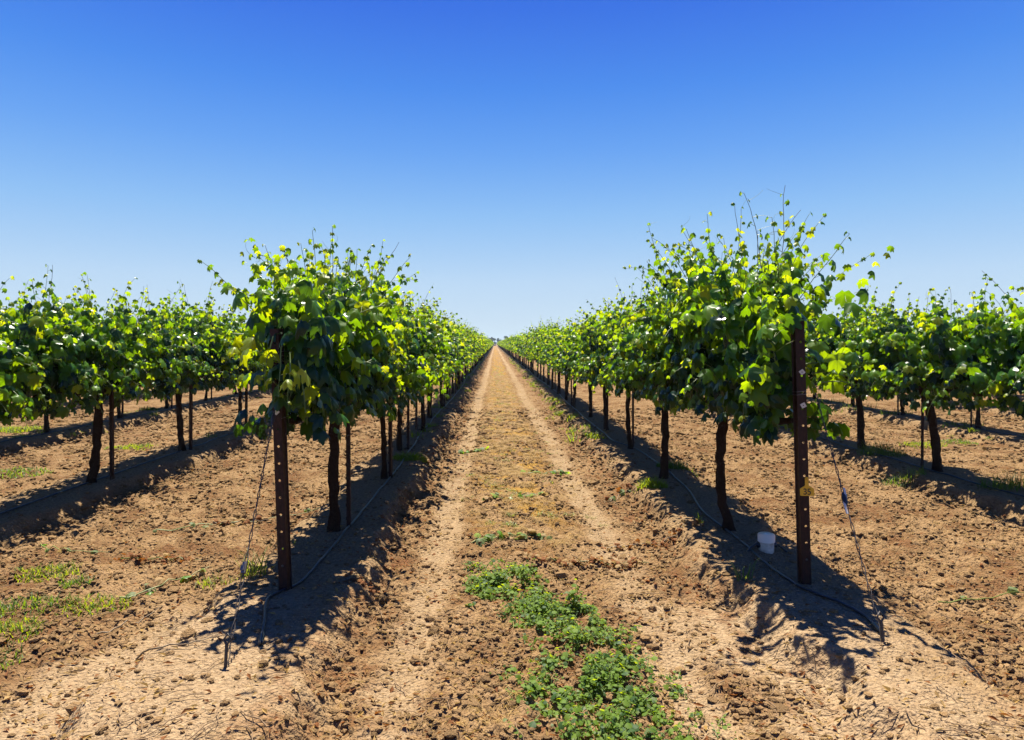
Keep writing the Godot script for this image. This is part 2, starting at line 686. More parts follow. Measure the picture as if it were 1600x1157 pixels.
func make_vines() -> void:
	fine_leaves = leaf_set(21, OUTLINE, 8, true)
	middle_leaves = leaf_set(22, OUTLINE_SMALL, 5)
	far_leaves = leaf_set(23, OUTLINE_FAR, 4)
	var rng := RandomNumberGenerator.new()
	rng.seed = 77
	# full plants to copy
	var near_plants := []
	for k in 4:
		var root := Node3D.new()
		fill_near(root, grow(100 + k, {"top": [1.14, 1.18, 1.10, 1.15][k], "tall": 5}), Vector3(1.0, 0.45, 0.25), 300)
		var s := cordon_shape(rng, -1.08, 1.08, 7)
		part("cordon", mesh_of(s, materials["bark"]), root)
		near_plants.append(root)
	var middle_meshes := []
	for k in 5:
		var plant := grow(200 + k, {"top": 1.06 + 0.04 * k, "tall": 6, "leaf": 1.03})
		var mesh := foliage_mesh(plant["leaves"], middle_leaves)
		var twigs := Shape.new()
		for s in plant["shoots"]:
			if not s["petiole"]:
				twigs.tube(s["points"], s["radii"], 3, 0.0, null, false)
		twigs.into(mesh, materials["shoot_green"])
		cordon_shape(rng, -1.08, 1.08, 5).into(mesh, materials["bark"])
		middle_meshes.append(mesh)
	var far_meshes := []
	for k in 5:
		var plant := grow(300 + k, {"top": 1.06 + 0.04 * k, "tall": 4, "leaf": 1.5, "shoots": 62, "low": 60})
		var kept := []
		for l in plant["leaves"]:
			if rng.randf() < 0.62:
				kept.append(l)
		var mesh := foliage_mesh(kept, far_leaves)
		var twigs := Shape.new()
		for s in plant["shoots"]:
			if not s["petiole"] and s["high"]:
				twigs.tube(s["points"], s["radii"], 3, 0.0, null, false)
		twigs.into(mesh, materials["shoot_brown"])
		far_meshes.append(mesh)
	var trunk_meshes := []
	for k in 6:
		trunk_meshes.append(mesh_of(trunk_shape(rng, Vector2(rng.randf_range(-0.07, 0.07), rng.randf_range(-0.12, 0.12)), Vector2(rng.randf_range(-0.03, 0.03), rng.randf_range(-0.05, 0.05)), rng.randf_range(0.040, 0.050), 7, 8), materials["bark"]))
	# which vines stand as single things
	var far_spots := [[], [], [], [], []]
	for side in 2:
		var rows: Array = LEFT_ROWS if side == 0 else RIGHT_ROWS
		for r in rows.size():
			var reach: float = [172.0, 64.0, 46.0, 34.0, 0.0, 0.0, 0.0][r]
			var d := 5.68
			var number := 0
			while d < ROW_END:
				var jitter := rng.randf_range(-0.10, 0.10)
				var at := Vector3(rows[r] + rng.randf_range(-0.04, 0.04), 0.0, -(d + (jitter if number else 0.0)))
				var seen := absf(rows[r]) < d * 0.95 + 1.4
				if side == 1 and r == 1 and number == 1:
					at = Vector3(5.30, 0.0, -8.15)
				if side == 0 and r == 1 and number == 1:
					at = Vector3(-4.52, 0.0, -7.75)
				at.y = height(at.x, at.z) if d < 60.0 else -0.01
				if seen and d < reach:
					place_vine(side == 0, r, number, at, near_plants, middle_meshes, far_meshes, trunk_meshes, rng)
				elif seen and d >= reach:
					var kind := rng.randi() % 5
					var size := rng.randf_range(0.92, 1.08)
					far_spots[kind].append(Transform3D(Basis(Vector3.UP, PI if rng.randf() < 0.5 else 0.0).scaled(Vector3(1.0, size, 1.0)), at))
				d += SPACING
				number += 1
	var mass := Node3D.new()
	mass.name = numbered("distant_vine_rows")
	add_child(mass)
	tag(mass, "green mass of distant vine rows running to the horizon on both sides", "vine rows", "", "stuff")
	for k in 5:
		for what in 2:
			var mm := MultiMesh.new()
			mm.transform_format = MultiMesh.TRANSFORM_3D
			mm.mesh = far_meshes[k] if what == 0 else trunk_meshes[k]
			mm.instance_count = far_spots[k].size()
			for q in far_spots[k].size():
				mm.set_instance_transform(q, far_spots[k][q])
			var o := MultiMeshInstance3D.new()
			o.name = "foliage" if what == 0 else "trunks"
			o.multimesh = mm
			mass.add_child(o, true)
	for root in near_plants:
		root.free()


func place_vine(left: bool, r: int, number: int, at: Vector3, near_plants: Array, middle_meshes: Array, far_meshes: Array, trunk_meshes: Array, rng: RandomNumberGenerator) -> void:
	var words := row_words(r, left)
	var label := "%s grapevine from the lane's near end in the %s" % [ORDINALS[mini(number, 11)], words]
	var group := "grapevines in the " + words
	if number >= 8:
		label = "distant grapevine past the eighth one in the " + words
	var d := -at.z
	var end := r == 0 and number == 0
	var near := d < 13.2 and r < 2
	if end:
		label = "tall bushy grapevine behind the rusty end post %s of the lane" % ("left" if left else "right")
	var o := thing("grapevine", label, "grapevine", at, 0.0, group)
	if end:
		var opt := {"from": -1.05, "to": 1.44, "shoots": 108, "tall": 11, "low": 130, "top": 1.26, "under": 0.99, "slim": 0.42, "aside": 0.10 if left else -0.08}
		if not left:
			opt["top"] = 1.40
			opt["shoots"] = 128
		var plant := grow(900 if left else 901, opt)
		# the post's face stays clear of leaves, as it stands outside the trellis
		plant["leaves"] = plant["leaves"].filter(func(l): return not (l[0].origin.z > 1.26 and absf(l[0].origin.x - (0.02 if left else -0.02)) < 0.17 and l[0].origin.y < (1.22 if left else 1.74)) and not (left and l[0].origin.z > 1.26 and absf(l[0].origin.x) < 0.10 and l[0].origin.y > 1.44 and l[0].origin.y < 1.62))
		plant["shoots"] = plant["shoots"].filter(func(q): return not (q["points"][0].z > 1.20 and absf(q["points"][0].x) < 0.19 and q["points"][0].y < (1.26 if left else 1.74)))
		var prng := RandomNumberGenerator.new()
		prng.seed = 55
		if left:
			# pale shoots that hang over the post and stick out of the row
			for k in 4:
				leaves_on(prng, plant["leaves"], plant["shoots"], Vector3(-0.04 + 0.06 * k, 1.62 - 0.05 * k, 1.46 + 0.03 * k), Vector3(-0.12 + 0.1 * k, -0.5, 0.3), 0.36, 0.1, 0.80, false, "leaf_young")
			for k in 3:
				plant["shoots"].append(tendril(prng, Vector3(0.0 + 0.05 * k, 1.28, 1.56), Vector3(0.2 - 0.2 * k, -1.0, 0.3), 0.20))
			for k in 1:
				leaves_on(prng, plant["leaves"], plant["shoots"], Vector3(-0.14, 1.60 - 0.1 * k, 0.75), Vector3(-1.0, 0.05, 0.1), 0.60, 0.06, 1.1, false, "leaf_young")
		else:
			for k in 4:
				leaves_on(prng, plant["leaves"], plant["shoots"], Vector3(0.08 + 0.04 * k, 1.50 - 0.06 * k, 1.10 + 0.05 * k), Vector3(0.45, 0.15, 0.2), 0.26, 0.12, 1.05, false, "leaf_light")
		fill_near(o, plant, Vector3(1.0 if left else -1.0, 0.5, 0.9), 300)
		part("cordon", mesh_of(cordon_shape(rng, -1.05, 1.30, 7), materials["bark"]), o)
	elif near:
		var copy: Node3D = near_plants[(number + r * 2 + (1 if left else 3)) % 4]
		var turn := 0.0 if left else PI
		for child in copy.get_children():
			var c := child.duplicate() as MeshInstance3D
			c.transform = Transform3D(Basis(Vector3.UP, turn)) * c.transform
			o.add_child(c, true)
	else:
		var list := middle_meshes if d < 34.0 else far_meshes
		var f := part("foliage", list[rng.randi() % 5], o)
		f.set_meta("kind", "stuff")
		f.rotation.y = PI if rng.randf() < 0.5 else 0.0
		f.scale.y = rng.randf_range(0.90, 1.07)
	if d < 17.0 and r < 3:
		var lean := Vector2(rng.randf_range(-0.06, 0.06), rng.randf_range(-0.15, 0.15))
		var bow := Vector2(rng.randf_range(-0.03, 0.03), rng.randf_range(-0.05, 0.05))
		var radius := rng.randf_range(0.040, 0.048)
		if r == 0 and number == 0 and not left:
			lean = Vector2(0.03, 0.05)
			bow = Vector2(-0.085, 0.0)
			radius = 0.048
		elif r == 0 and number == 0:
			lean = Vector2(0.0, 0.02)
			bow = Vector2(-0.01, 0.0)
			radius = 0.047
		elif r == 1 and number == 1 and left:
			lean = Vector2(-0.08, 0.03)
			bow = Vector2(0.03, 0.0)
			radius = 0.052
		elif r == 1 and number == 1:
			lean = Vector2(0.20, 0.0)
			bow = Vector2(0.05, 0.0)
			radius = 0.055
		part("trunk", mesh_of(trunk_shape(rng, lean, bow, radius, 12, 18), materials["bark"]), o)
	else:
		part("trunk", trunk_meshes[rng.randi() % 6], o)
	# the steel stake that the vine is tied to
	if d < 26.0 and r < 3 and not (r == 0 and number == 0 and not left):
		var behind := Vector3(rng.randf_range(0.05, 0.09) * (1.0 if rng.randf() < 0.8 else -1.0), 0.0, rng.randf_range(-0.14, -0.07))
		var s_label := "rusty stake behind the " + ("tall bushy vine at the left end post" if end else "%s vine in the %s" % [ORDINALS[mini(number, 11)], words])
		var stake := thing("vine_stake", s_label, "stake", at + behind, rng.randf_range(-0.4, 0.4), "stakes tied to the vines")
		stake.rotation.z = rng.randf_range(-0.012, 0.012)
		part("angle_bar", stake_mesh(), stake)
		var tie := Shape.new()
		var ring := []
		var radii := []
		for k in 17:
			var a := TAU * k / 16.0
			ring.append(Vector3(cos(a) * 0.085 - behind.x * 0.5, 0.80, sin(a) * 0.10 - behind.z * 0.5))
			radii.append(0.003)
		tie.tube(ring, radii, 4, 0.0, null, false)
		part("tie", mesh_of(tie, materials["dark_wire"]), stake)


var stake_cache: ArrayMesh


func stake_mesh() -> ArrayMesh:
	if stake_cache == null:
		var s := Shape.new()
		s.box(Vector3(-0.017, -0.12, -0.002), Vector3(0.017, 1.62, 0.002))
		s.box(Vector3(0.0131, -0.12, -0.034), Vector3(0.0169, 1.619, -0.0021))
		for k in 14:                                   # punched tabs that hold the wires
			s.box(Vector3(-0.023, 0.06 + k * 0.115, -0.0015), Vector3(-0.0171, 0.085 + k * 0.115, 0.0015))
		stake_cache = mesh_of(s, materials["rust"])
	return stake_cache


# ------------------------------------------------------------------ end posts and what hangs on them
# a bent steel channel with a row of round holes through its web
func post_mesh(tall: float, width: float, hole_at: float, hole_from: float, hole_count: int, hole_step: float) -> ArrayMesh:
	var s := Shape.new()
	var lo := -0.35
	var t := 0.004
	for face in 2:
		var z := 0.0 if face == 0 else -t
		var y := lo
		for k in hole_count + 1:
			var upto := tall if k == hole_count else hole_from + k * hole_step - 0.012
			web(s, -width / 2, width / 2, y, upto, z, face == 0)
			if k == hole_count:
				break
			var c := Vector2(hole_at, upto + 0.012)
			web(s, -width / 2, hole_at - 0.012, upto, upto + 0.024, z, face == 0)
			web(s, hole_at + 0.012, width / 2, upto, upto + 0.024, z, face == 0)
			for q in 16:
				var a0 := TAU * q / 16.0
				var a1 := TAU * (q + 1) / 16.0
				var i0 := Vector3(c.x + cos(a0) * 0.0080, c.y + sin(a0) * 0.0080, z)
				var i1 := Vector3(c.x + cos(a1) * 0.0080, c.y + sin(a1) * 0.0080, z)
				var o0 := Vector3(c.x + squared(a0).x * 0.012, c.y + squared(a0).y * 0.012, z)
				var o1 := Vector3(c.x + squared(a1).x * 0.012, c.y + squared(a1).y * 0.012, z)
				if face == 0:
					s.quad(i0, i1, o1, o0)
				else:
					s.quad(o0, o1, i1, i0)
					s.quad(i0, i1, i1 + Vector3(0, 0, t), i0 + Vector3(0, 0, t))
			y = upto + 0.024
	# flanges that turn back, with lips that turn out
	for sx in [-1.0, 1.0]:
		var e: float = sx * width / 2
		var outer: float = e + sx * 0.007
		var section := [Vector2(e, 0.0), Vector2(outer, -0.045), Vector2(outer + sx * 0.009, -0.0455), Vector2(outer + sx * 0.009, -0.0495), Vector2(outer - sx * 0.0035, -0.0495), Vector2(e - sx * 0.0041, -t)]
		for k in section.size():
			var a: Vector2 = section[k]
			var b: Vector2 = section[(k + 1) % section.size()]
			var p := [Vector3(a.x, lo, a.y), Vector3(a.x, tall, a.y), Vector3(b.x, tall, b.y), Vector3(b.x, lo, b.y)]
			if sx > 0.0:
				s.quad(p[0], p[1], p[2], p[3])
			else:
				s.quad(p[3], p[2], p[1], p[0])
		for q in range(1, section.size() - 1):
			var p0 := Vector3(section[0].x, tall, section[0].y)
			var p1 := Vector3(section[q].x, tall, section[q].y)
			var p2 := Vector3(section[q + 1].x, tall, section[q + 1].y)
			if sx > 0.0:
				s.tri(p0, p2, p1)
			else:
				s.tri(p0, p1, p2)
	s.quad(Vector3(-width / 2, tall, 0), Vector3(-width / 2, tall, -t), Vector3(width / 2, tall, -t), Vector3(width / 2, tall, 0))
	return mesh_of(s, materials["rust"])


func squared(a: float) -> Vector2:
	var c := Vector2(cos(a), sin(a))
	return c / maxf(absf(c.x), absf(c.y))


func web(s: Shape, x0: float, x1: float, y0: float, y1: float, z: float, front: bool) -> void:
	var a := Vector3(x0, y0, z)
	var b := Vector3(x0, y1, z)
	var c := Vector3(x1, y1, z)
	var d := Vector3(x1, y0, z)
	if front:
		s.quad(a, b, c, d)
	else:
		s.quad(d, c, b, a)


func clip_mesh() -> ArrayMesh:
	# a small square plastic plate with a hole in its middle
	var s := Shape.new()
	for k in 16:
		var a0 := TAU * k / 16.0
		var a1 := TAU * (k + 1) / 16.0
		var i0 := Vector3(cos(a0) * 0.0038, sin(a0) * 0.0038, 0.003)
		var i1 := Vector3(cos(a1) * 0.0038, sin(a1) * 0.0038, 0.003)
		var o0 := Vector3(squared(a0).x * 0.0150, squared(a0).y * 0.0150, 0.003)
		var o1 := Vector3(squared(a1).x * 0.0150, squared(a1).y * 0.0150, 0.003)
		s.quad(i0, i1, o1, o0)
		var back := Vector3(0, 0, -0.003)
		s.quad(o0, o1, o1 + back, o0 + back)
		s.quad(i1, i0, i0 + back, i1 + back)
	return mesh_of(s, materials["white_plastic"])


func wire_between(a: Vector3, b: Vector3, radius: float, sides := 5, sag := 0.0, twist := 0.0, phase := 0.0, steps := 12) -> Shape:
	var s := Shape.new()
	var points := []
	var radii := []
	var ahead := (b - a).normalized()
	var p := ahead.cross(Vector3.RIGHT).normalized()
	var q := ahead.cross(p)
	for i in steps + 1:
		var t := float(i) / steps
		points.append(a.lerp(b, t) + Vector3.DOWN * sag * 4.0 * t * (1.0 - t) + (p * cos(phase + t * steps * 0.9) + q * sin(phase + t * steps * 0.9)) * twist)
		radii.append(radius)
	s.tube(points, radii, sides)
	return s


func make_posts() -> void:
	for side in 2:
		var left := side == 0
		var x: float = LEFT_ROWS[0] if left else RIGHT_ROWS[0]
		var at := Vector3(x, height(x, -POST_DEPTH), -POST_DEPTH)
		var o := thing("end_post", "dark rusty steel end post %s" % ("with one white diamond clip beside the bright hanging vine leaves" if left else "with two white clips and a yellow number tag"), "post", at, 0.04 if left else -0.20, "steel end posts of the vine rows")
		o.rotation.z = 0.034 if left else 0.026
		var channel := part("channel", post_mesh(1.66 if left else 1.72, 0.052, 0.0 if left else 0.006, 0.16, 14, 0.108), o)
		var spots := [[1.135, -0.004, 0.72]] if left else [[1.37, 0.008, 0.62], [1.155, 0.010, 0.50]]
		for s in spots:
			var c := part("wire_clip", clip_mesh(), channel)
			c.position = Vector3(s[1], s[0], 0.0025)
			c.rotation.z = s[2]
		var band := Shape.new()
		for y in [1.225, 1.245]:
			var points := []
			var radii := []
			for k in [Vector2(-0.027, 0.003), Vector2(0.027, 0.003), Vector2(0.044, -0.046), Vector2(0.043, -0.053), Vector2(-0.043, -0.053), Vector2(-0.044, -0.046), Vector2(-0.027, 0.003)]:
				points.append(Vector3(k.x, y + k.x * 0.1, k.y))
				radii.append(0.0022)
			band.tube(points, radii, 5)
		part("wire_wrap", mesh_of(band, materials["wire"]), o)
		# the anchor wire from the post down into the ground in front of it
		var top := at + Vector3(-0.035 if left else 0.055, 1.235, 0.01)
		var foot := Vector3(-1.29, 0.0, -3.24) if left else Vector3(1.99, 0.0, -3.38)
		foot.y = height(foot.x, foot.z) + 0.01
		var g := thing("anchor_wire", "twisted anchor wire slanting from the %s end post into the ground" % ("left" if left else "right"), "wire", foot, 0.0, "anchor wires of the end posts")
		var up := top - foot
		for k in 2:
			part("strand", mesh_of(wire_between(Vector3(0.008 * k, 0, 0), up, 0.0028, 5, 0.0, 0.0042, PI * k, 90), materials["dark_wire"]), g)
		var rod := Shape.new()
		rod.tube([Vector3(0.0, -0.2, 0.03), Vector3(0.0, 0.09, -0.012)], [0.008, 0.008], 7)
		rod.tube([Vector3(0.0, 0.09, -0.012), Vector3(0.018, 0.11, -0.02), Vector3(0.0, 0.135, -0.026), Vector3(-0.018, 0.11, -0.02), Vector3(0.0, 0.09, -0.012)], [0.006, 0.006, 0.006, 0.006, 0.006], 6)
		part("anchor_rod", mesh_of(rod, materials["dark_wire"]), g)
		var along := up.normalized()
		var turn := Basis(along.cross(Vector3.FORWARD).normalized(), along, along.cross(along.cross(Vector3.FORWARD)).normalized()).orthonormalized()
		if left:
			var clamp := Shape.new()
			clamp.box(Vector3(-0.011, -0.03, -0.009), Vector3(0.011, 0.03, 0.009))
			clamp.box(Vector3(-0.006, -0.018, 0.0091), Vector3(0.006, 0.018, 0.017))
			clamp.box(Vector3(0.0111, -0.012, -0.006), Vector3(0.019, 0.012, 0.006))
			part("wire_clamp", mesh_of(clamp, materials["wire"]), g).transform = Transform3D(turn, up * 0.30)
			var knot := Shape.new()
			knot.tube([up * 0.86, up * 0.88, up * 0.90, up * 0.92], [0.004, 0.011, 0.012, 0.004], 7)
			part("splice", mesh_of(knot, materials["dark_wire"]), g)
		else:
			var sleeve := Shape.new()
			sleeve.box(Vector3(0.004, -0.115, 0.004), Vector3(0.020, -0.025, 0.010))
			sleeve.box(Vector3(-0.018, 0.0, 0.0042), Vector3(-0.003, 0.085, 0.0095), Transform3D(Basis(Vector3.BACK, 0.06), Vector3.ZERO))
			part("white_sleeve", mesh_of(sleeve, materials["white_plastic"]), g).transform = Transform3D(turn.scaled(Vector3.ONE * 0.8), up * 0.515)
			var tape := Shape.new()
			tape.tube([up * 0.49, up * 0.50, up * 0.525, up * 0.54], [0.007, 0.016, 0.015, 0.007], 8)
			part("black_splice", mesh_of(tape, materials["black_plastic"]), g)
	make_number_tag()


func make_number_tag() -> void:
	# a soft plastic ear tag: a body with rounded corners, sloping shoulders and a narrow neck
	var outline := [Vector2(-0.043, 0.004), Vector2(-0.039, 0.0), Vector2(0.039, 0.0), Vector2(0.043, 0.004), Vector2(0.043, 0.040), Vector2(0.040, 0.047), Vector2(0.026, 0.056), Vector2(0.015, 0.062), Vector2(0.011, 0.070), Vector2(0.011, 0.110), Vector2(0.007, 0.118), Vector2(0.0, 0.121), Vector2(-0.007, 0.118), Vector2(-0.011, 0.110), Vector2(-0.011, 0.070), Vector2(-0.015, 0.062), Vector2(-0.026, 0.056), Vector2(-0.040, 0.047), Vector2(-0.043, 0.040)]
	var s := Shape.new()
	var flat := PackedVector2Array(outline)
	var ids := Geometry2D.triangulate_polygon(flat)
	for k in range(0, ids.size(), 3):
		var p := []
		for q in 3:
			p.append(flat[ids[k + q]])
		var turn: float = (p[1] - p[0]).cross(p[2] - p[0])
		var order := [0, 2, 1] if turn > 0.0 else [0, 1, 2]
		var f := []
		for q in order:
			f.append(Vector3(p[q].x, p[q].y, 0.002))
		s.tri(f[0], f[1], f[2])
		var back := Vector3(0, 0, -0.004)
		s.tri(f[0] + back, f[2] + back, f[1] + back)
	for k in outline.size():
		var a: Vector2 = outline[k]
		var b: Vector2 = outline[(k + 1) % outline.size()]
		s.quad(Vector3(a.x, a.y, 0.002), Vector3(b.x, b.y, 0.002), Vector3(b.x, b.y, -0.002), Vector3(a.x, a.y, -0.002))
	var at := Vector3(2.008, 0.0, -POST_DEPTH + 0.014)
	at.y = height(2.01, -POST_DEPTH) + 0.575
	var o := thing("number_tag", "yellow plastic ear tag numbered 35 on the right end post", "tag", at, -0.20)
	o.rotation.z = 0.03
	var plate := part("plate", mesh_of(s, materials["tag_yellow"]), o)
	var font := SystemFont.new()
	font.font_names = PackedStringArray(["Droid Sans"])
	font.font_weight = 700
	var text := TextMesh.new()
	text.text = "35"
	text.font = font
	text.font_size = 64
	text.pixel_size = 0.00082
	text.depth = 0.0008
	text.material = materials["tag_ink"]
	var digits := part("digits", text, plate)
	digits.position = Vector3(0.0, 0.0265, 0.0027)
	digits.scale = Vector3(0.86, 1.05, 1.0)
	var stud := Shape.new()
	stud.tube([Vector3(0, 0.106, -0.006), Vector3(0, 0.106, 0.004), Vector3(0, 0.106, 0.006)], [0.007, 0.007, 0.004], 10)
	part("stud", mesh_of(stud, materials["tag_yellow"]), plate)


# ------------------------------------------------------------------ hoses, wires, the standpipe
func make_lines() -> void:
	var rng := RandomNumberGenerator.new()
	rng.seed = 31
	for side in 2:
		var left := side == 0
		for r in 3:
			var x: float = LEFT_ROWS[r] if left else RIGHT_ROWS[r]
			var plan := []
			if r == 0 and left:
				plan = [Vector2(-1.21, -3.50), Vector2(-1.27, -3.72), Vector2(-1.37, -4.10), Vector2(-1.275, -4.45), Vector2(-1.25, -5.20), Vector2(-1.245, -6.6), Vector2(-1.22, -8.6)]
			elif r == 0:
				plan = [Vector2(2.05, -3.52), Vector2(2.085, -3.70), Vector2(2.04, -3.92), Vector2(1.935, -4.20), Vector2(1.93, -4.65), Vector2(1.955, -5.45), Vector2(1.94, -6.2), Vector2(2.10, -7.4), Vector2(2.13, -9.8)]
			else:
				plan = [Vector2(x + 0.1, -4.4)]
			var d: float = -plan[-1].y
			while d < 90.0:
				d += 0.9 if d < 20.0 else 3.0
				plan.append(Vector2(x + 0.05 * sin(d * 0.35 + r) + rng.randf_range(-0.02, 0.02) + (0.1 if left else -0.06), -d))
			var curve := Curve3D.new()
			for k in plan.size():
				var p: Vector2 = plan[k]
				var ahead: Vector2 = plan[mini(k + 1, plan.size() - 1)] - plan[maxi(k - 1, 0)]
				var h := height(p.x, p.y) + 0.012
				var t := Vector3(ahead.x, 0, ahead.y) / 6.0
				curve.add_point(Vector3(p.x, h, p.y), -t, t)
			var points := []
			var radii := []
			var run := 0.0
			while run < curve.get_baked_length():
				var c := curve.sample_baked(run)
				if run < 12.0:
					c.y = maxf(c.y, height(c.x, c.z) + 0.008)
				points.append(c)
				radii.append(0.0092)
				run += 0.06 if run < 10.0 else 0.4
			var s := Shape.new()
			s.tube(points, radii, 8)
			var o := thing("drip_hose", "thin dark irrigation hose on the berm of the " + row_words(r, left), "hose", Vector3.ZERO, 0.0, "irrigation hoses along the vine rows")
			part("tube", mesh_of(s, materials["blue_plastic"]), o)
			if r == 0:
				var cap := Shape.new()
				var a: Vector3 = points[0]
				var b: Vector3 = points[1]
				var back := (a - b).normalized()
				cap.tube([b, a, a + back * 0.05, a + back * 0.055], [0.0145, 0.0145, 0.0145, 0.008], 9)
				part("end_plug", mesh_of(cap, materials["black_plastic"]), o)
			if r < 2:
				for h in [1.10, 1.52]:
					var w := wire_between(Vector3(x, h, -POST_DEPTH + 0.04 if r == 0 else -POST_DEPTH), Vector3(x, h, -60.0), 0.0018, 4, 0.0, 0.0, 0.0, 6)
					var wo := thing("trellis_wire", "%s steel trellis wire stretched along the %s" % ["lower" if h < 1.3 else "upper", row_words(r, left)], "wire", Vector3.ZERO, 0.0, "trellis wires")
					part("strand", mesh_of(w, materials["wire"]), wo)
	# standpipe
	var at := Vector3(2.06, 0.0, -5.02)
	at.y = height(at.x, at.z)
	var o := thing("standpipe", "short white plastic pipe with a domed cap standing on the right berm", "pipe", at)
	o.scale = Vector3.ONE * 0.88
	var body := Shape.new()
	body.tube([Vector3(0, -0.15, 0), Vector3(0, 0.0, 0), Vector3(0, 0.095, 0)], [0.064, 0.064, 0.064], 24)
	part("pipe_body", mesh_of(body, materials["pvc"]), o)
	var cap := Shape.new()
	cap.tube([Vector3(0, 0.080, 0), Vector3(0, 0.081, 0), Vector3(0, 0.136, 0), Vector3(0, 0.142, 0), Vector3(0, 0.146, 0), Vector3(0, 0.1465, 0)], [0.0645, 0.072, 0.072, 0.069, 0.062, 0.02], 28)
	part("cap", mesh_of(cap, materials["pvc_cap"]), o)
	for sx in [-1.0, 1.0]:
		var ear := Shape.new()
		ear.tube([Vector3(sx * 0.05, 0.050, 0.0), Vector3(sx * 0.082, 0.051, 0.0), Vector3(sx * 0.086, 0.051, 0.0)], [0.024, 0.026, 0.018], 10)
		var outlet := part("side_outlet", mesh_of(ear, materials["blue_plastic"]), o)
		var pipe := Shape.new()
		pipe.tube([Vector3(sx * 0.08, 0.062, 0.0), Vector3(sx * 0.13, 0.03, 0.0), Vector3(sx * 0.19, -0.03, 0.02)], [0.010, 0.010, 0.010], 7)
		part("side_tube", mesh_of(pipe, materials["black_plastic"]), outlet)


# ------------------------------------------------------------------ grass, weeds, cuttings
func blade(s: Shape, base: Vector3, dir: Vector3, tall: float, wide: float, bend: float) -> void:
	var across := Vector3.UP.cross(dir).normalized() * wide * 0.5
	if across.length() < 0.0001:
		across = Vector3.RIGHT * wide * 0.5
	var p := base
	var d := (Vector3.UP + dir * 0.25).normalized()
	var last := [p - across, p + across]
	for k in 3:
		d = (d + dir * bend * (0.5 + k * 0.5) + Vector3.DOWN * bend * 0.25 * k).normalized()
		p += d * tall / 3.0
		var w: Vector3 = across * [0.85, 0.55, 0.03][k]
		s.quad(last[0], p - w, p + w, last[1])
		last = [p - w, p + w]


func grass_tuft(at: Vector2, spread: Vector2, count: int, tall: float, m: String, label: String, seed_: int, called := "grass_tuft", wide := 0.006) -> void:
	var rng := RandomNumberGenerator.new()
	rng.seed = seed_
	var base := Vector3(at.x, height(at.x, at.y), at.y)
	var o := thing(called, label, "grass", base)
	var shapes := [Shape.new(), Shape.new()]
	for k in count:
		var a := rng.randf() * TAU
		var r := sqrt(rng.randf())
		var x := cos(a) * r * spread.x
		var z := sin(a) * r * spread.y
		var y := height(at.x + x, at.y + z) - base.y - 0.008
		var b := rng.randf() * TAU
		blade(shapes[1 if rng.randf() < 0.10 else 0], Vector3(x, y, z), Vector3(cos(b), 0, sin(b)), tall * rng.randf_range(0.45, 1.1) * (1.1 - r * 0.4), wide * rng.randf_range(0.7, 1.4), rng.randf_range(0.1, 0.6))
	part("green_blades", mesh_of(shapes[0], materials[m]), o).set_meta("kind", "stuff")
	part("yellow_blades", mesh_of(shapes[1], materials["grass_yellow"]), o).set_meta("kind", "stuff")


func weed_leaf() -> Shape:
	# a small rounded three-lobed leaf lying roughly level: stalk at the origin, tip along -y, face +z
	var rng := RandomNumberGenerator.new()
	rng.seed = 4
	return leaf_shape(rng, [[0, 0.95], [30, 0.82], [48, 0.95], [78, 0.72], [100, 0.86], [150, 0.48]], 0.18, 0.2)


func weed_sprig(rng: RandomNumberGenerator, leaves: Array, stems: Shape, base: Vector3, tall: float, spread: float, count: int, big: float) -> void:
	var a := rng.randf() * TAU
	var top := base + Vector3(cos(a) * spread, tall, sin(a) * spread)
	var mid := base.lerp(top, 0.5) + Vector3(0, tall * 0.15, 0)
	stems.tube([base - Vector3(0, 0.01, 0), mid, top], [0.0028, 0.0022, 0.0012], 4, 0.0, null, false)
	for k in count:
		var t := (k + rng.randf()) / count
		var p := base.lerp(mid, t * 2.0) if t < 0.5 else mid.lerp(top, t * 2.0 - 1.0)
		var b := rng.randf() * TAU
		var out := Vector3(cos(b), 0.2, sin(b))
		var where := p + out * rng.randf_range(0.010, 0.035)
		var normal := Vector3(rng.randf_range(-0.5, 0.5), 1.0, rng.randf_range(-0.5, 0.5)) + out * 0.3
		var r := rng.randf()
		leaves.append([frame_of(normal, out + Vector3(0, -0.3, 0), big * rng.randf_range(0.55, 1.15), where), "weed_green" if r < 0.52 else "weed_pale" if r < 0.72 else "weed_dark" if r < 0.95 else "leaf_wilted", 0])


func weed_patch(label: String, center: Vector2, spread: Vector2, count: int, seed_: int, more := []) -> void:
	var rng := RandomNumberGenerator.new()
	rng.seed = seed_
	var leaves := []
	var stems := Shape.new()
	var base := Vector3(center.x, height(center.x, center.y), center.y)
	for k in count:
		var a := rng.randf() * TAU
		var r := pow(rng.randf(), 0.72) * 1.12
		var x := cos(a) * r * spread.x
		var z := sin(a) * r * spread.y
		if more and k % 3:
			var lobe: Vector4 = more[k % 3 - 1]
			x = lobe.x + cos(a) * r * lobe.z
			z = lobe.y + sin(a) * r * lobe.w
		if noise_broad.get_noise_2d((center.x + x) * 4.0, (center.y + z) * 4.0) < -0.22 + r * 0.22 or noise.get_noise_2d((center.x + x) * 6.0, (center.y + z) * 6.0) < -0.30 + r * 0.45:
			continue
		var y := height(center.x + x, center.y + z) - base.y
		weed_sprig(rng, leaves, stems, Vector3(x, y, z), rng.randf_range(0.015, 0.09) * (1.15 - r * 0.6), rng.randf_range(0.02, 0.09), 6, rng.randf_range(0.014, 0.036))
	var o := Node3D.new()
	o.name = numbered("weed_patch")
	add_child(o)
	o.position = base
	tag(o, label, "weeds", "", "stuff")
	part("leaves", foliage_mesh(leaves, [weed_leaf()]), o)
	part("stems", mesh_of(stems, materials["shoot_green"]), o)


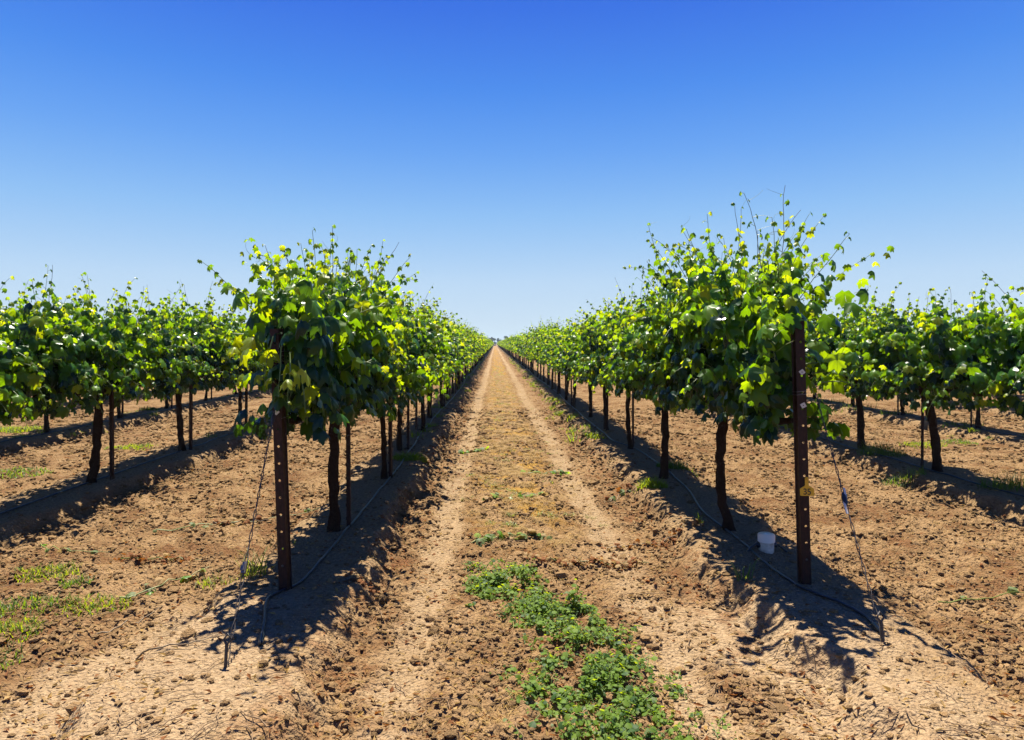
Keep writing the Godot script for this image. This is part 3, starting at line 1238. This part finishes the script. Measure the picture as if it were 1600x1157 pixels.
func upright_weed(label: String, at: Vector2, tall: float, seed_: int) -> void:
	var rng := RandomNumberGenerator.new()
	rng.seed = seed_
	var base := Vector3(at.x, height(at.x, at.y), at.y)
	var o := thing("weed_plant", label, "weed", base)
	var leaves := []
	var stem := Shape.new()
	for k in 4:
		weed_sprig(rng, leaves, stem, Vector3(rng.randf_range(-0.02, 0.02), 0, rng.randf_range(-0.02, 0.02)), tall * rng.randf_range(0.65, 1.0), 0.05, 12, 0.034)
	part("stem", mesh_of(stem, materials["shoot_green"]), o)
	var shape := weed_leaf()
	for l in leaves:
		var key: String = "weed " + str(l[1])
		if not leaf_parts.has(key):
			leaf_parts[key] = mesh_of(shape, materials[l[1]])
		part("leaf", leaf_parts[key], o).transform = l[0]


# a pruned shoot lying on the ground with its leaves
func cut_shoot(label: String, a: Vector2, b: Vector2, leaf_count: int, m: Array, stem_m: String, seed_: int, bow := 0.06, size := 0.09) -> void:
	var rng := RandomNumberGenerator.new()
	rng.seed = seed_
	var base := Vector3(a.x, height(a.x, a.y), a.y)
	var o := thing("cut_shoot", label, "vine cutting", base, 0.0, "pruned vine shoots on the soil")
	var points := []
	var radii := []
	var across := Vector2(-(b - a).y, (b - a).x).normalized()
	for k in 13:
		var t := k / 12.0
		var p := a.lerp(b, t) + across * (sin(t * PI) * bow + rng.randf_range(-0.012, 0.012))
		points.append(Vector3(p.x, height(p.x, p.y) + 0.018 + rng.randf_range(0.0, 0.012), p.y) - base)
		radii.append(lerpf(0.0052, 0.002, t))
	var s := Shape.new()
	s.tube(points, radii, 5)
	part("stem", mesh_of(s, materials[stem_m]), o)
	for k in leaf_count:
		var t := rng.randf()
		var p: Vector3 = points[int(t * 12)]
		p += Vector3(rng.randf_range(-0.05, 0.05), 0.0, rng.randf_range(-0.05, 0.05))
		p.y = height(p.x + base.x, p.z + base.z) - base.y + rng.randf_range(0.015, 0.05)
		var ang := rng.randf() * TAU
		var normal := Vector3(rng.randf_range(-1.1, 1.1), 1.0, rng.randf_range(-1.1, 1.1))
		part("leaf", leaf_part_mesh(m[rng.randi() % m.size()], rng.randi() % 8), o).transform = frame_of(normal, Vector3(cos(ang), -0.15, sin(ang)), size * rng.randf_range(0.5, 1.2), p)


func make_plants_on_ground() -> void:
	weed_patch("low bright green leafy weeds in the middle of the lane, the farther patch", Vector2(0.02, -4.72), Vector2(0.30, 0.46), 900, 41)
	weed_patch("wide low patch of bright green leafy weeds nearest the camera", Vector2(0.50, -3.75), Vector2(0.38, 0.66), 2500, 42, [Vector4(0.02, 0.40, 0.44, 0.28), Vector4(-0.20, -0.48, 0.28, 0.32)])
	weed_patch("green leafy weeds running off the bottom edge of the picture", Vector2(0.58, -2.95), Vector2(0.42, 0.36), 700, 45)
	upright_weed("upright green weed sprig at the top of the farther weed patch", Vector2(0.22, -4.72), 0.19, 43)
	upright_weed("upright green weed sprig at the top of the nearer weed patch", Vector2(0.52, -4.26), 0.17, 44)
	grass_tuft(Vector2(-1.66, -4.62), Vector2(0.10, 0.10), 46, 0.30, "grass_yellow", "tall yellow-green grass tuft beside the left end post", 51, "grass_tuft", 0.008)
	grass_tuft(Vector2(-1.95, -4.75), Vector2(0.16, 0.10), 90, 0.10, "grass_yellow", "short pale grass left of the tall tuft by the left post", 52)
	grass_tuft(Vector2(-1.62, -5.3), Vector2(0.05, 0.05), 10, 0.16, "grass_green", "few thin grass blades just behind the left end post", 72)
	grass_tuft(Vector2(1.66, -4.42), Vector2(0.05, 0.05), 16, 0.23, "grass_green", "thin green grass tuft at the shadow edge left of the right post", 53, "grass_tuft", 0.009)
	grass_tuft(Vector2(1.80, -5.85), Vector2(0.04, 0.04), 9, 0.16, "grass_green", "sparse grass blades beside the curved trunk of the right vine", 54, "grass_tuft", 0.008)
	grass_tuft(Vector2(5.47, -9.3), Vector2(0.34, 0.18), 300, 0.33, "grass_green", "dark thick grass clump in shadow under the second right row", 55)
	grass_tuft(Vector2(4.95, -7.95), Vector2(0.26, 0.14), 170, 0.21, "grass_green", "ragged green grass clump at the shadow edge of the second right row", 56)
	grass_tuft(Vector2(5.62, -7.15), Vector2(0.34, 0.18), 260, 0.30, "grass_green", "dark grass clump under the second right row at the picture's edge", 57)
	var k := 0
	for p in [[8.85, -16.2, 0.7], [8.9, -17.6, 0.6], [8.75, -18.9, 0.5], [8.95, -14.7, 0.4], [9.0, -12.6, 0.45]]:
		grass_tuft(Vector2(p[0], p[1]), Vector2(p[2], 0.22), 110, 0.24, "grass_green", "%s dark grass strip from the far end under the third right row" % ORDINALS[[2, 1, 0, 3, 4][k]], 60 + k, "grass_tuft", 0.009)
		k += 1
	k = 0
	for p in [[7.15, -11.0, 0.40, "bright low grass patch between the second and third right rows"], [7.95, -11.3, 0.35, "second bright low grass patch beside the third right row"], [-5.95, -11.1, 0.42, "bright green low grass patch between the second and third left rows"],
			[-6.3, -8.9, 0.5, "low grass patch at the left picture edge behind the second row"], [-9.4, -13.3, 0.55, "leafy pale green weeds by the third left row at the picture edge"], [-8.4, -16.1, 0.40, "grass tuft beside a crooked trunk in the third left row"],
			[-3.32, -5.05, 0.24, "small bright green grass patch in the left tilled strip, farthest one"], [-3.0, -4.85, 0.12, "tiny green patch beside dead leaves in the left tilled strip"], [-2.62, -4.42, 0.25, "green grass patch in the left tilled strip, nearest the lane"],
			[-3.10, -4.40, 0.26, "green patch in the left tilled strip, left of the largest one"], [-2.88, -4.02, 0.24, "low green patch in the left tilled strip below the others"], [-2.76, -3.62, 0.24, "green leaves at the lower left picture edge"],
			[1.72, -7.3, 0.18, "dim grass in shade along the right berm behind the vine trunk"], [2.3, -8.4, 0.25, "shaded grass at the second stake of the right row"], [-1.15, -9.2, 0.25, "shaded grass at the third trunk of the left row"]]:
		grass_tuft(Vector2(p[0], p[1]), Vector2(p[2], p[2] * 0.7), int(1300 * p[2]) + 60, 0.085 if k < 12 and k not in [4, 5] else 0.15, "grass_green" if k % 2 else "weed_green", p[3], 80 + k, "grass_patch", 0.007 if p[1] > -7.0 else 0.011)
		k += 1
	var wilted := ["leaf_wilted", "leaf_wilted", "leaf_light", "leaf_tan"]
	var dead := ["leaf_dead", "leaf_dead", "leaf_tan"]
	cut_shoot("wilted green vine cutting lying across the middle of the lane", Vector2(-0.20, -5.70), Vector2(0.48, -5.85), 24, wilted, "shoot_yellow", 101, -0.05, 0.11)
	cut_shoot("long dry brown vine cutting just beyond the weeds", Vector2(0.30, -5.22), Vector2(1.20, -5.16), 130, dead, "shoot_yellow", 102, 0.04, 0.05)
	cut_shoot("dry brown vine cutting reaching to the right berm", Vector2(0.95, -5.62), Vector2(1.85, -5.80), 80, dead, "shoot_brown", 103, 0.03, 0.045)
	cut_shoot("wilted leafy cutting in the lane beyond the large wilted one", Vector2(-0.05, -7.3), Vector2(0.55, -7.5), 20, wilted, "shoot_green", 104, 0.04, 0.11)
	cut_shoot("greenish cutting lying in the right wheel track", Vector2(0.40, -8.7), Vector2(0.95, -8.9), 18, wilted, "shoot_green", 105, 0.04, 0.11)
	cut_shoot("small wilted cutting by the left wheel track far up the lane", Vector2(-0.55, -10.6), Vector2(0.05, -10.8), 18, wilted, "shoot_green", 106, 0.04, 0.12)
	cut_shoot("curved yellow stem with pale leaves in the left tilled strip", Vector2(-3.85, -5.75), Vector2(-3.15, -5.55), 5, wilted, "shoot_yellow", 107, 0.14, 0.08)
	cut_shoot("yellow-green vine cutting with leaves left of the grass by the post", Vector2(-2.50, -4.52), Vector2(-2.12, -5.02), 9, wilted, "shoot_yellow", 108, 0.03, 0.08)
	cut_shoot("reddish dead cutting in the middle of the left tilled strip", Vector2(-2.95, -5.35), Vector2(-2.3, -5.30), 46, dead, "shoot_yellow", 109, 0.03, 0.05)
	cut_shoot("rusty red dead leaves on a stem beyond the left guy wire", Vector2(-2.65, -6.35), Vector2(-2.15, -6.45), 18, dead, "shoot_brown", 110, 0.03, 0.07)
	cut_shoot("long bare green cane on the soil right of the right post", Vector2(2.92, -4.32), Vector2(3.75, -4.52), 2, wilted, "shoot_yellow", 111, 0.02, 0.07)
	cut_shoot("thin yellow cutting beyond the curved stem in the left strip", Vector2(-3.05, -6.1), Vector2(-1.75, -6.75), 8, wilted, "shoot_yellow", 112, 0.03, 0.07)
	cut_shoot("greenish cutting at the edge of the right row's shade", Vector2(1.25, -7.2), Vector2(1.6, -7.8), 14, ["leaf_wilted", "leaf_dead"], "shoot_brown", 113, 0.03, 0.09)
	cut_shoot("dry twisted brown cane in the lower left of the soil", Vector2(-2.34, -3.98), Vector2(-2.12, -4.32), 0, dead, "shoot_brown", 114, 0.02, 0.07)
	cut_shoot("short dry cane lying near the left anchor wire", Vector2(-1.80, -3.40), Vector2(-1.45, -3.52), 0, dead, "shoot_brown", 115, 0.02, 0.07)
	cut_shoot("stick lying on the berm left of the right post's foot", Vector2(1.70, -4.08), Vector2(1.93, -4.22), 0, dead, "shoot_brown", 116, 0.01, 0.07)


# ------------------------------------------------------------------ loose matter on the soil
func scatter(called: String, label: String, category: String, mesh: Mesh, spots: Array, colors: Array = []) -> void:
	var mm := MultiMesh.new()
	mm.transform_format = MultiMesh.TRANSFORM_3D
	mm.use_colors = not colors.is_empty()
	mm.mesh = mesh
	mm.instance_count = spots.size()
	for k in spots.size():
		mm.set_instance_transform(k, spots[k])
		if mm.use_colors:
			mm.set_instance_color(k, colors[k])
	var o := MultiMeshInstance3D.new()
	o.name = numbered(called)
	o.multimesh = mm
	add_child(o)
	tag(o, label, category, "", "stuff")


func clod_mesh(seed_: int) -> ArrayMesh:
	var rng := RandomNumberGenerator.new()
	rng.seed = seed_
	var s := Shape.new()
	var rings := [[Vector3(0, 1, 0)], [], [], [Vector3(0, -0.7, 0)]]
	for r in 2:
		for k in 6:
			var a := TAU * (k + 0.5 * r) / 6.0
			var q := rng.randf_range(0.75, 1.15)
			rings[1 + r].append(Vector3(cos(a) * q * 0.9, [0.45, -0.25][r] + rng.randf_range(-0.2, 0.2), sin(a) * q * 0.9))
	rings[0][0] += Vector3(rng.randf_range(-0.3, 0.3), rng.randf_range(-0.3, 0.0), rng.randf_range(-0.3, 0.3))
	for k in 6:
		var n := (k + 1) % 6
		s.tri(rings[0][0], rings[1][k], rings[1][n])
		s.tri(rings[1][k], rings[2][k], rings[1][n])
		s.tri(rings[1][n], rings[2][k], rings[2][n])
		s.tri(rings[2][k], rings[3][0], rings[2][n])
	return mesh_of(s, materials["clod"])


func make_loose_matter() -> void:
	var rng := RandomNumberGenerator.new()
	rng.seed = 9
	# soil clods
	for kind in 4:
		var spots := []
		var colors := []
		var tries := 0
		while spots.size() < 29000 and tries < 130000:
			tries += 1
			var d := 1.3 + 16.0 * pow(rng.randf(), 1.8)
			var x := rng.randf_range(-0.90, 0.94) * (d + 1.1)
			if x < -12.0 or x > 12.5:
				continue
			var s := soil_at(x, -d, nearest_row(x))
			var lump := noise_broad.get_noise_2d(x * 1.7 + 11.0, -d * 1.7)
			if rng.randf() > s[1] * (0.6 + lump * 1.2) + 0.03:
				continue
			var size := 0.0035 + 0.020 * pow(rng.randf(), 3.4) + (rng.randf_range(0.0, 0.03) if rng.randf() < 0.02 else 0.0)
			size *= 1.0 + maxf(0.0, d - 5.0) * 0.10
			spots.append(Transform3D(Basis.from_euler(Vector3(rng.randf_range(-0.5, 0.5), rng.randf() * TAU, rng.randf_range(-0.5, 0.5))).scaled(Vector3(size * rng.randf_range(0.8, 1.3), size * rng.randf_range(0.45, 0.9), size * rng.randf_range(0.7, 1.2))), Vector3(x, s[0] + size * 0.15, -d)))
			var tone := rng.randf_range(0.62, 1.15)
			colors.append(Color(0.255 * tone, 0.165 * tone, 0.081 * tone))
		scatter("soil_clods", "crumbly brown soil clods strewn over the tilled strips", "soil", clod_mesh(500 + kind), spots, colors)
	# dry straw, thickest along the middle of the lane
	var straw := Shape.new()
	for k in 3:
		var a := k * 2.1
		var dir := Vector3(cos(a), 0.0, sin(a))
		var over := Vector3.UP.cross(dir) * 0.0013
		var p0 := -dir * 0.045 + Vector3(0.01 * k, 0.002, 0.0)
		var p1 := Vector3(0.012 * k - 0.01, 0.012, 0.006 * k)
		var p2 := dir * 0.05 + Vector3(0.0, 0.004, 0.01)
		straw.quad(p0 - over, p1 - over, p1 + over, p0 + over)
		straw.quad(p1 - over, p2 - over * 0.4, p2 + over * 0.4, p1 + over)
	var spots := []
	var tries := 0
	while spots.size() < 22000 and tries < 200000:
		tries += 1
		var d := 3.0 + 32.0 * pow(rng.randf(), 1.7)
		var x := rng.randfn(0.24, 0.30) if rng.randf() < 0.8 else rng.randf_range(-0.8, 0.85) * d
		var lump := noise_broad.get_noise_2d(x * 2.4 - 4.0, -d * 1.3) + noise.get_noise_2d(x * 1.4, -d * 0.8) * 0.6
		if rng.randf() > clampf(lump * 2.4 + 0.14, 0.02, 1.0) or (d < 5.6 and rng.randf() < 0.93):
			continue
		var size := rng.randf_range(0.3, 0.9) * (1.0 if d < 8.0 else 1.7)
		spots.append(Transform3D(Basis.from_euler(Vector3(rng.randf_range(-0.3, 0.3), rng.randf() * TAU, rng.randf_range(-0.3, 0.3))).scaled(Vector3.ONE * size), Vector3(x, height(x, -d) + 0.008, -d)))
	scatter("dry_straw", "golden dry grass straw trodden into the middle of the lane", "straw", mesh_of(straw, materials["straw"]), spots)
	# dead leaves in drifts beside the wheel tracks
	for kind in 2:
		spots = []
		tries = 0
		while spots.size() < 1500 and tries < 60000:
			tries += 1
			var d := 4.4 + 26.0 * pow(rng.randf(), 1.6)
			var x := rng.randf_range(-0.8, 0.85) * d if rng.randf() < 0.45 else (rng.randfn(-0.85, 0.16) if rng.randf() < 0.6 else rng.randfn(1.45, 0.16))
			var lump := noise.get_noise_2d(x * 1.2 + 70.0 + kind * 9.0, -d * 1.0)
			if lump < 0.10 + rng.randf() * 0.35:
				continue
			var size := rng.randf_range(0.014, 0.040) * (1.0 if d < 8.0 else 1.6)
			var a := rng.randf() * TAU
			spots.append(frame_of(Vector3(rng.randf_range(-0.8, 0.8), 1.0, rng.randf_range(-0.8, 0.8)), Vector3(cos(a), -0.1, sin(a)), size, Vector3(x, height(x, -d) + 0.012, -d)))
		scatter("dead_leaves", "reddish brown dead vine leaves strewn beside the wheel tracks" if kind == 0 else "pale tan dry leaf scraps scattered over the soil", "leaves", mesh_of(leaf_shape(rng, OUTLINE_SMALL, 0.7, 0.9), materials["leaf_dead" if kind == 0 else "leaf_tan"]), spots)
	# fine dry scraps over all the soil
	var chip := Shape.new()
	chip.quad(Vector3(-0.010, 0.0, -0.003), Vector3(-0.002, 0.004, -0.0045), Vector3(0.011, 0.001, 0.001), Vector3(-0.003, 0.003, 0.004))
	for kind in 3:
		spots = []
		for k in 7000:
			var d := 2.5 + 16.0 * pow(rng.randf(), 1.9)
			var x := rng.randf_range(-0.84, 0.88) * (d + 0.4)
			if absf(nearest_row(x)) < 0.4 and rng.randf() < 0.7:
				continue
			var size := rng.randf_range(0.5, 1.9) * (1.0 + maxf(0.0, d - 6.0) * 0.08)
			spots.append(Transform3D(Basis.from_euler(Vector3(rng.randf_range(-0.7, 0.7), rng.randf() * TAU, rng.randf_range(-0.7, 0.7))).scaled(Vector3(size * rng.randf_range(0.7, 1.8), size, size)), Vector3(x, height(x, -d) + 0.008, -d)))
		scatter("leaf_litter", ["tiny straw coloured scraps lying over the soil", "tiny rust brown leaf scraps lying over the soil", "tiny pale tan leaf scraps lying over the soil"][kind], "litter", mesh_of(chip, materials[["straw", "leaf_dead", "leaf_tan"][kind]]), spots)
	# twigs and root bits
	var twig := Shape.new()
	twig.tube([Vector3(-0.09, 0.0, 0.0), Vector3(-0.03, 0.006, 0.012), Vector3(0.04, 0.004, -0.004), Vector3(0.10, 0.0, 0.01)], [0.0035, 0.003, 0.0026, 0.0015], 5)
	twig.tube([Vector3(0.0, 0.005, 0.005), Vector3(0.05, 0.012, 0.03)], [0.002, 0.001], 4)
	spots = []
	for k in 850:
		var d := 2.6 + 9.0 * pow(rng.randf(), 1.5)
		var x := rng.randf_range(-0.82, 0.86) * d
		var size := rng.randf_range(0.25, 0.95)
		spots.append(Transform3D(Basis.from_euler(Vector3(0.0, rng.randf() * TAU, rng.randf_range(-0.12, 0.12))).scaled(Vector3.ONE * size), Vector3(x, height(x, -d) + 0.012, -d)))
	scatter("twig_litter", "small dry twigs littering the soil", "twigs", mesh_of(twig, materials["twig"]), spots)
	# short weeds along the berms farther off
	var tuft := Shape.new()
	for k in 14:
		var a := rng.randf() * TAU
		blade(tuft, Vector3(rng.randf_range(-0.08, 0.08), -0.01, rng.randf_range(-0.08, 0.08)), Vector3(cos(a), 0, sin(a)), rng.randf_range(0.06, 0.15), 0.012, rng.randf_range(0.2, 0.7))
	spots = []
	for k in 900:
		var d := 11.0 + 60.0 * pow(rng.randf(), 1.3)
		var row: float
		var pick_row := rng.randf()
		if pick_row < 0.30:
			row = RIGHT_ROWS[0] + rng.randfn(-0.40, 0.10)
		elif pick_row < 0.45:
			row = LEFT_ROWS[0] + rng.randfn(0.1, 0.15)
		elif pick_row < 0.72:
			row = RIGHT_ROWS[1 + rng.randi() % 3] + rng.randfn(-0.15, 0.25)
		else:
			row = LEFT_ROWS[1 + rng.randi() % 3] + rng.randfn(0.1, 0.3)
		var lump := noise_broad.get_noise_2d(row * 3.0, -d * 0.6)
		if lump < -0.05 or absf(row) > d * 0.85:
			continue
		var size := rng.randf_range(0.6, 1.5)
		spots.append(Transform3D(Basis(Vector3.UP, rng.randf() * TAU).scaled(Vector3.ONE * size), Vector3(row, height(row, -d), -d)))
	var lane := []
	for k in 1500:
		var d := 6.2 + 45.0 * pow(rng.randf(), 1.5)
		var x := rng.randfn(0.26, 0.28)
		if noise.get_noise_2d(x * 0.9 - 33.0, -d * 0.55) < 0.16:
			continue
		lane.append(Transform3D(Basis(Vector3.UP, rng.randf() * TAU).scaled(Vector3(1.0, 0.45, 1.0) * rng.randf_range(0.3, 0.8)), Vector3(x, height(x, -d), -d)))
	scatter("lane_weeds", "scattered yellowing low weeds along the middle of the lane", "weeds", mesh_of(tuft, materials["grass_yellow"]), lane)
	scatter("berm_weeds", "short green weeds growing along the far berms", "weeds", mesh_of(tuft, materials["weed_green"]), spots)


# ------------------------------------------------------------------ trees on the horizon
func make_far_trees() -> void:
	var rng := RandomNumberGenerator.new()
	rng.seed = 3
	var list := [[-13.0, 6.0, "low dark tree on the horizon, leftmost of the far group"], [-1.5, 6.6, "small dark tree on the horizon just left of the lane's end"], [4.0, 6.0, "low dark bushy tree on the horizon at the lane's end"], [9.6, 8.2, "tallest dark round tree on the horizon right of the lane's end"], [15.5, 6.4, "dark tree on the horizon right of the tallest one"], [24.0, 6.8, "dark tree on the horizon, rightmost of the far group"], [0.6, 3.6, "low dark shrub at the very end of the lane"], [4.8, 3.4, "low dark shrub beneath the tallest far tree"], [-5.0, 3.8, "low dark shrub left of the lane's far end"], [11.5, 3.6, "low dark shrub right of the lane's far end"]]
	for k in list.size():
		var at := Vector3(list[k][0], -0.1, -470.0 - rng.randf() * 30.0)
		var tall: float = list[k][1]
		var low := tall < 5.0
		var o := thing("far_shrub" if low else "far_tree", list[k][2], "shrub" if low else "tree", at, 0.0, "shrubs on the horizon" if low else "trees on the horizon")
		var s := Shape.new()
		s.tube([Vector3(0, -0.3, 0), Vector3(0.1, tall * 0.3, 0), Vector3(0, tall * 0.7, 0)], [0.35, 0.26, 0.08], 7)
		for q in 5:
			var a := q * 1.3
			s.tube([Vector3(0.05, tall * (0.25 + q * 0.05), 0), Vector3(cos(a) * tall * 0.22, tall * (0.5 + q * 0.06), sin(a) * tall * 0.22)], [0.13, 0.03], 5)
		part("trunk", mesh_of(s, materials["bark"]), o)
		var c := Shape.new()
		var lobes := []
		for q in 9:
			lobes.append([Vector3(rng.randf_range(-0.34, 0.34) * (2.2 if low else 1.0), rng.randf_range(0.05 if low else 0.16, 0.85), rng.randf_range(-0.3, 0.3)) * tall, rng.randf_range(0.13, 0.2) * tall])
		for q in 900:
			var lobe: Array = lobes[q % 9]
			var dir := Vector3(rng.randfn(), rng.randfn(), rng.randfn()).normalized()
			var p: Vector3 = lobe[0] + dir * lobe[1] * pow(rng.randf(), 0.4)
			c.add(far_leaves[q % 4], frame_of(dir + Vector3(rng.randfn(), rng.randfn(), rng.randfn()) * 0.4, Vector3(rng.randfn(), -1.0, rng.randfn()), rng.randf_range(0.4, 0.8), p))
		part("crown", mesh_of(c, materials["far_leaf"]), o)


# clear air, the same all round: pale at the horizon, deeper blue towards the zenith
func clear_sky(exposure: float) -> ImageTexture:
	var stops := [[-90.0, 120, 92, 66], [-8.0, 170, 150, 125], [-0.6, 205, 214, 214], [0.0, 208, 228, 241], [1.5, 204, 225, 242], [5.3, 188, 217, 245], [10.7, 146, 194, 245], [15.9, 108, 166, 243], [20.8, 80, 143, 238], [26.7, 62, 117, 229], [40.0, 42, 93, 210], [60.0, 30, 74, 186], [90.0, 26, 66, 176]]
	var rows := 1024
	var im := Image.create(16, rows, false, Image.FORMAT_RGBAF)
	for y in rows:
		var up := 90.0 - (y + 0.5) * 180.0 / rows
		var k := 0
		while k < stops.size() - 2 and up > stops[k + 1][0]:
			k += 1
		var t := clampf((up - stops[k][0]) / (stops[k + 1][0] - stops[k][0]), 0.0, 1.0)
		var c := Color8(stops[k][1], stops[k][2], stops[k][3]).lerp(Color8(stops[k + 1][1], stops[k + 1][2], stops[k + 1][3]), t).srgb_to_linear()
		c = Color(c.r / exposure, c.g / exposure, c.b / exposure)
		for x in 16:
			im.set_pixel(x, y, c)
	return ImageTexture.create_from_image(im)


func _ready() -> void:
	# camera: level, turned a little to the right, lens shifted down as the frame is
	var camera := Camera3D.new()
	camera.name = "camera"
	add_child(camera)
	camera.position = Vector3(0, EYE, 0)
	camera.rotation_degrees = Vector3(0, -1.48, 0)
	camera.near = 0.05
	camera.far = 4000.0
	camera.projection = Camera3D.PROJECTION_FRUSTUM
	camera.size = 0.05 * 1157.0 / 1045.0
	camera.frustum_offset = Vector2(0.0, -0.05 * 41.5 / 1045.0)
	camera.current = true
	# sky
	var env := Environment.new()
	env.background_mode = Environment.BG_SKY
	var sky := Sky.new()
	var air := PanoramaSkyMaterial.new()
	air.panorama = clear_sky(3.2)
	sky.sky_material = air
	env.sky = sky
	env.tonemap_mode = Environment.TONE_MAPPER_LINEAR
	env.tonemap_exposure = 3.2
	env.fog_enabled = true                        # thin summer haze: only the trees at the horizon fade
	env.fog_density = 0.0003
	env.fog_light_color = Color(0.80, 0.88, 0.96)
	env.sdfgi_enabled = true
	env.ssao_enabled = true
	env.ssil_enabled = true
	var around := WorldEnvironment.new()
	around.name = "environment"
	around.environment = env
	add_child(around)
	# the sun stands high beyond the far end of the lane
	var sun := DirectionalLight3D.new()
	sun.name = "sun"
	sun.light_energy = 1.6
	sun.light_color = lin(1.0, 0.93, 0.80)
	sun.light_angular_distance = 0.5
	sun.shadow_enabled = true
	sun.rotation_degrees = Vector3(-67.0, 187.0, 0.0)
	add_child(sun)

	noise.seed = 3
	noise.noise_type = FastNoiseLite.TYPE_SIMPLEX_SMOOTH
	noise.frequency = 1.7
	noise.fractal_octaves = 3
	noise_cells.seed = 4
	noise_cells.noise_type = FastNoiseLite.TYPE_CELLULAR
	noise_cells.frequency = 11.0
	noise_cells.fractal_type = FastNoiseLite.FRACTAL_FBM
	noise_cells.fractal_octaves = 2
	noise_broad.seed = 5
	noise_broad.noise_type = FastNoiseLite.TYPE_SIMPLEX_SMOOTH
	noise_broad.frequency = 0.9
	noise_broad.fractal_octaves = 2
	make_materials()
	make_ground()
	print("ground done ", Time.get_ticks_msec())
	make_vines()
	print("vines done ", Time.get_ticks_msec())
	make_posts()
	make_lines()
	make_far_trees()
	make_plants_on_ground()
	make_loose_matter()
	print("all done ", Time.get_ticks_msec())
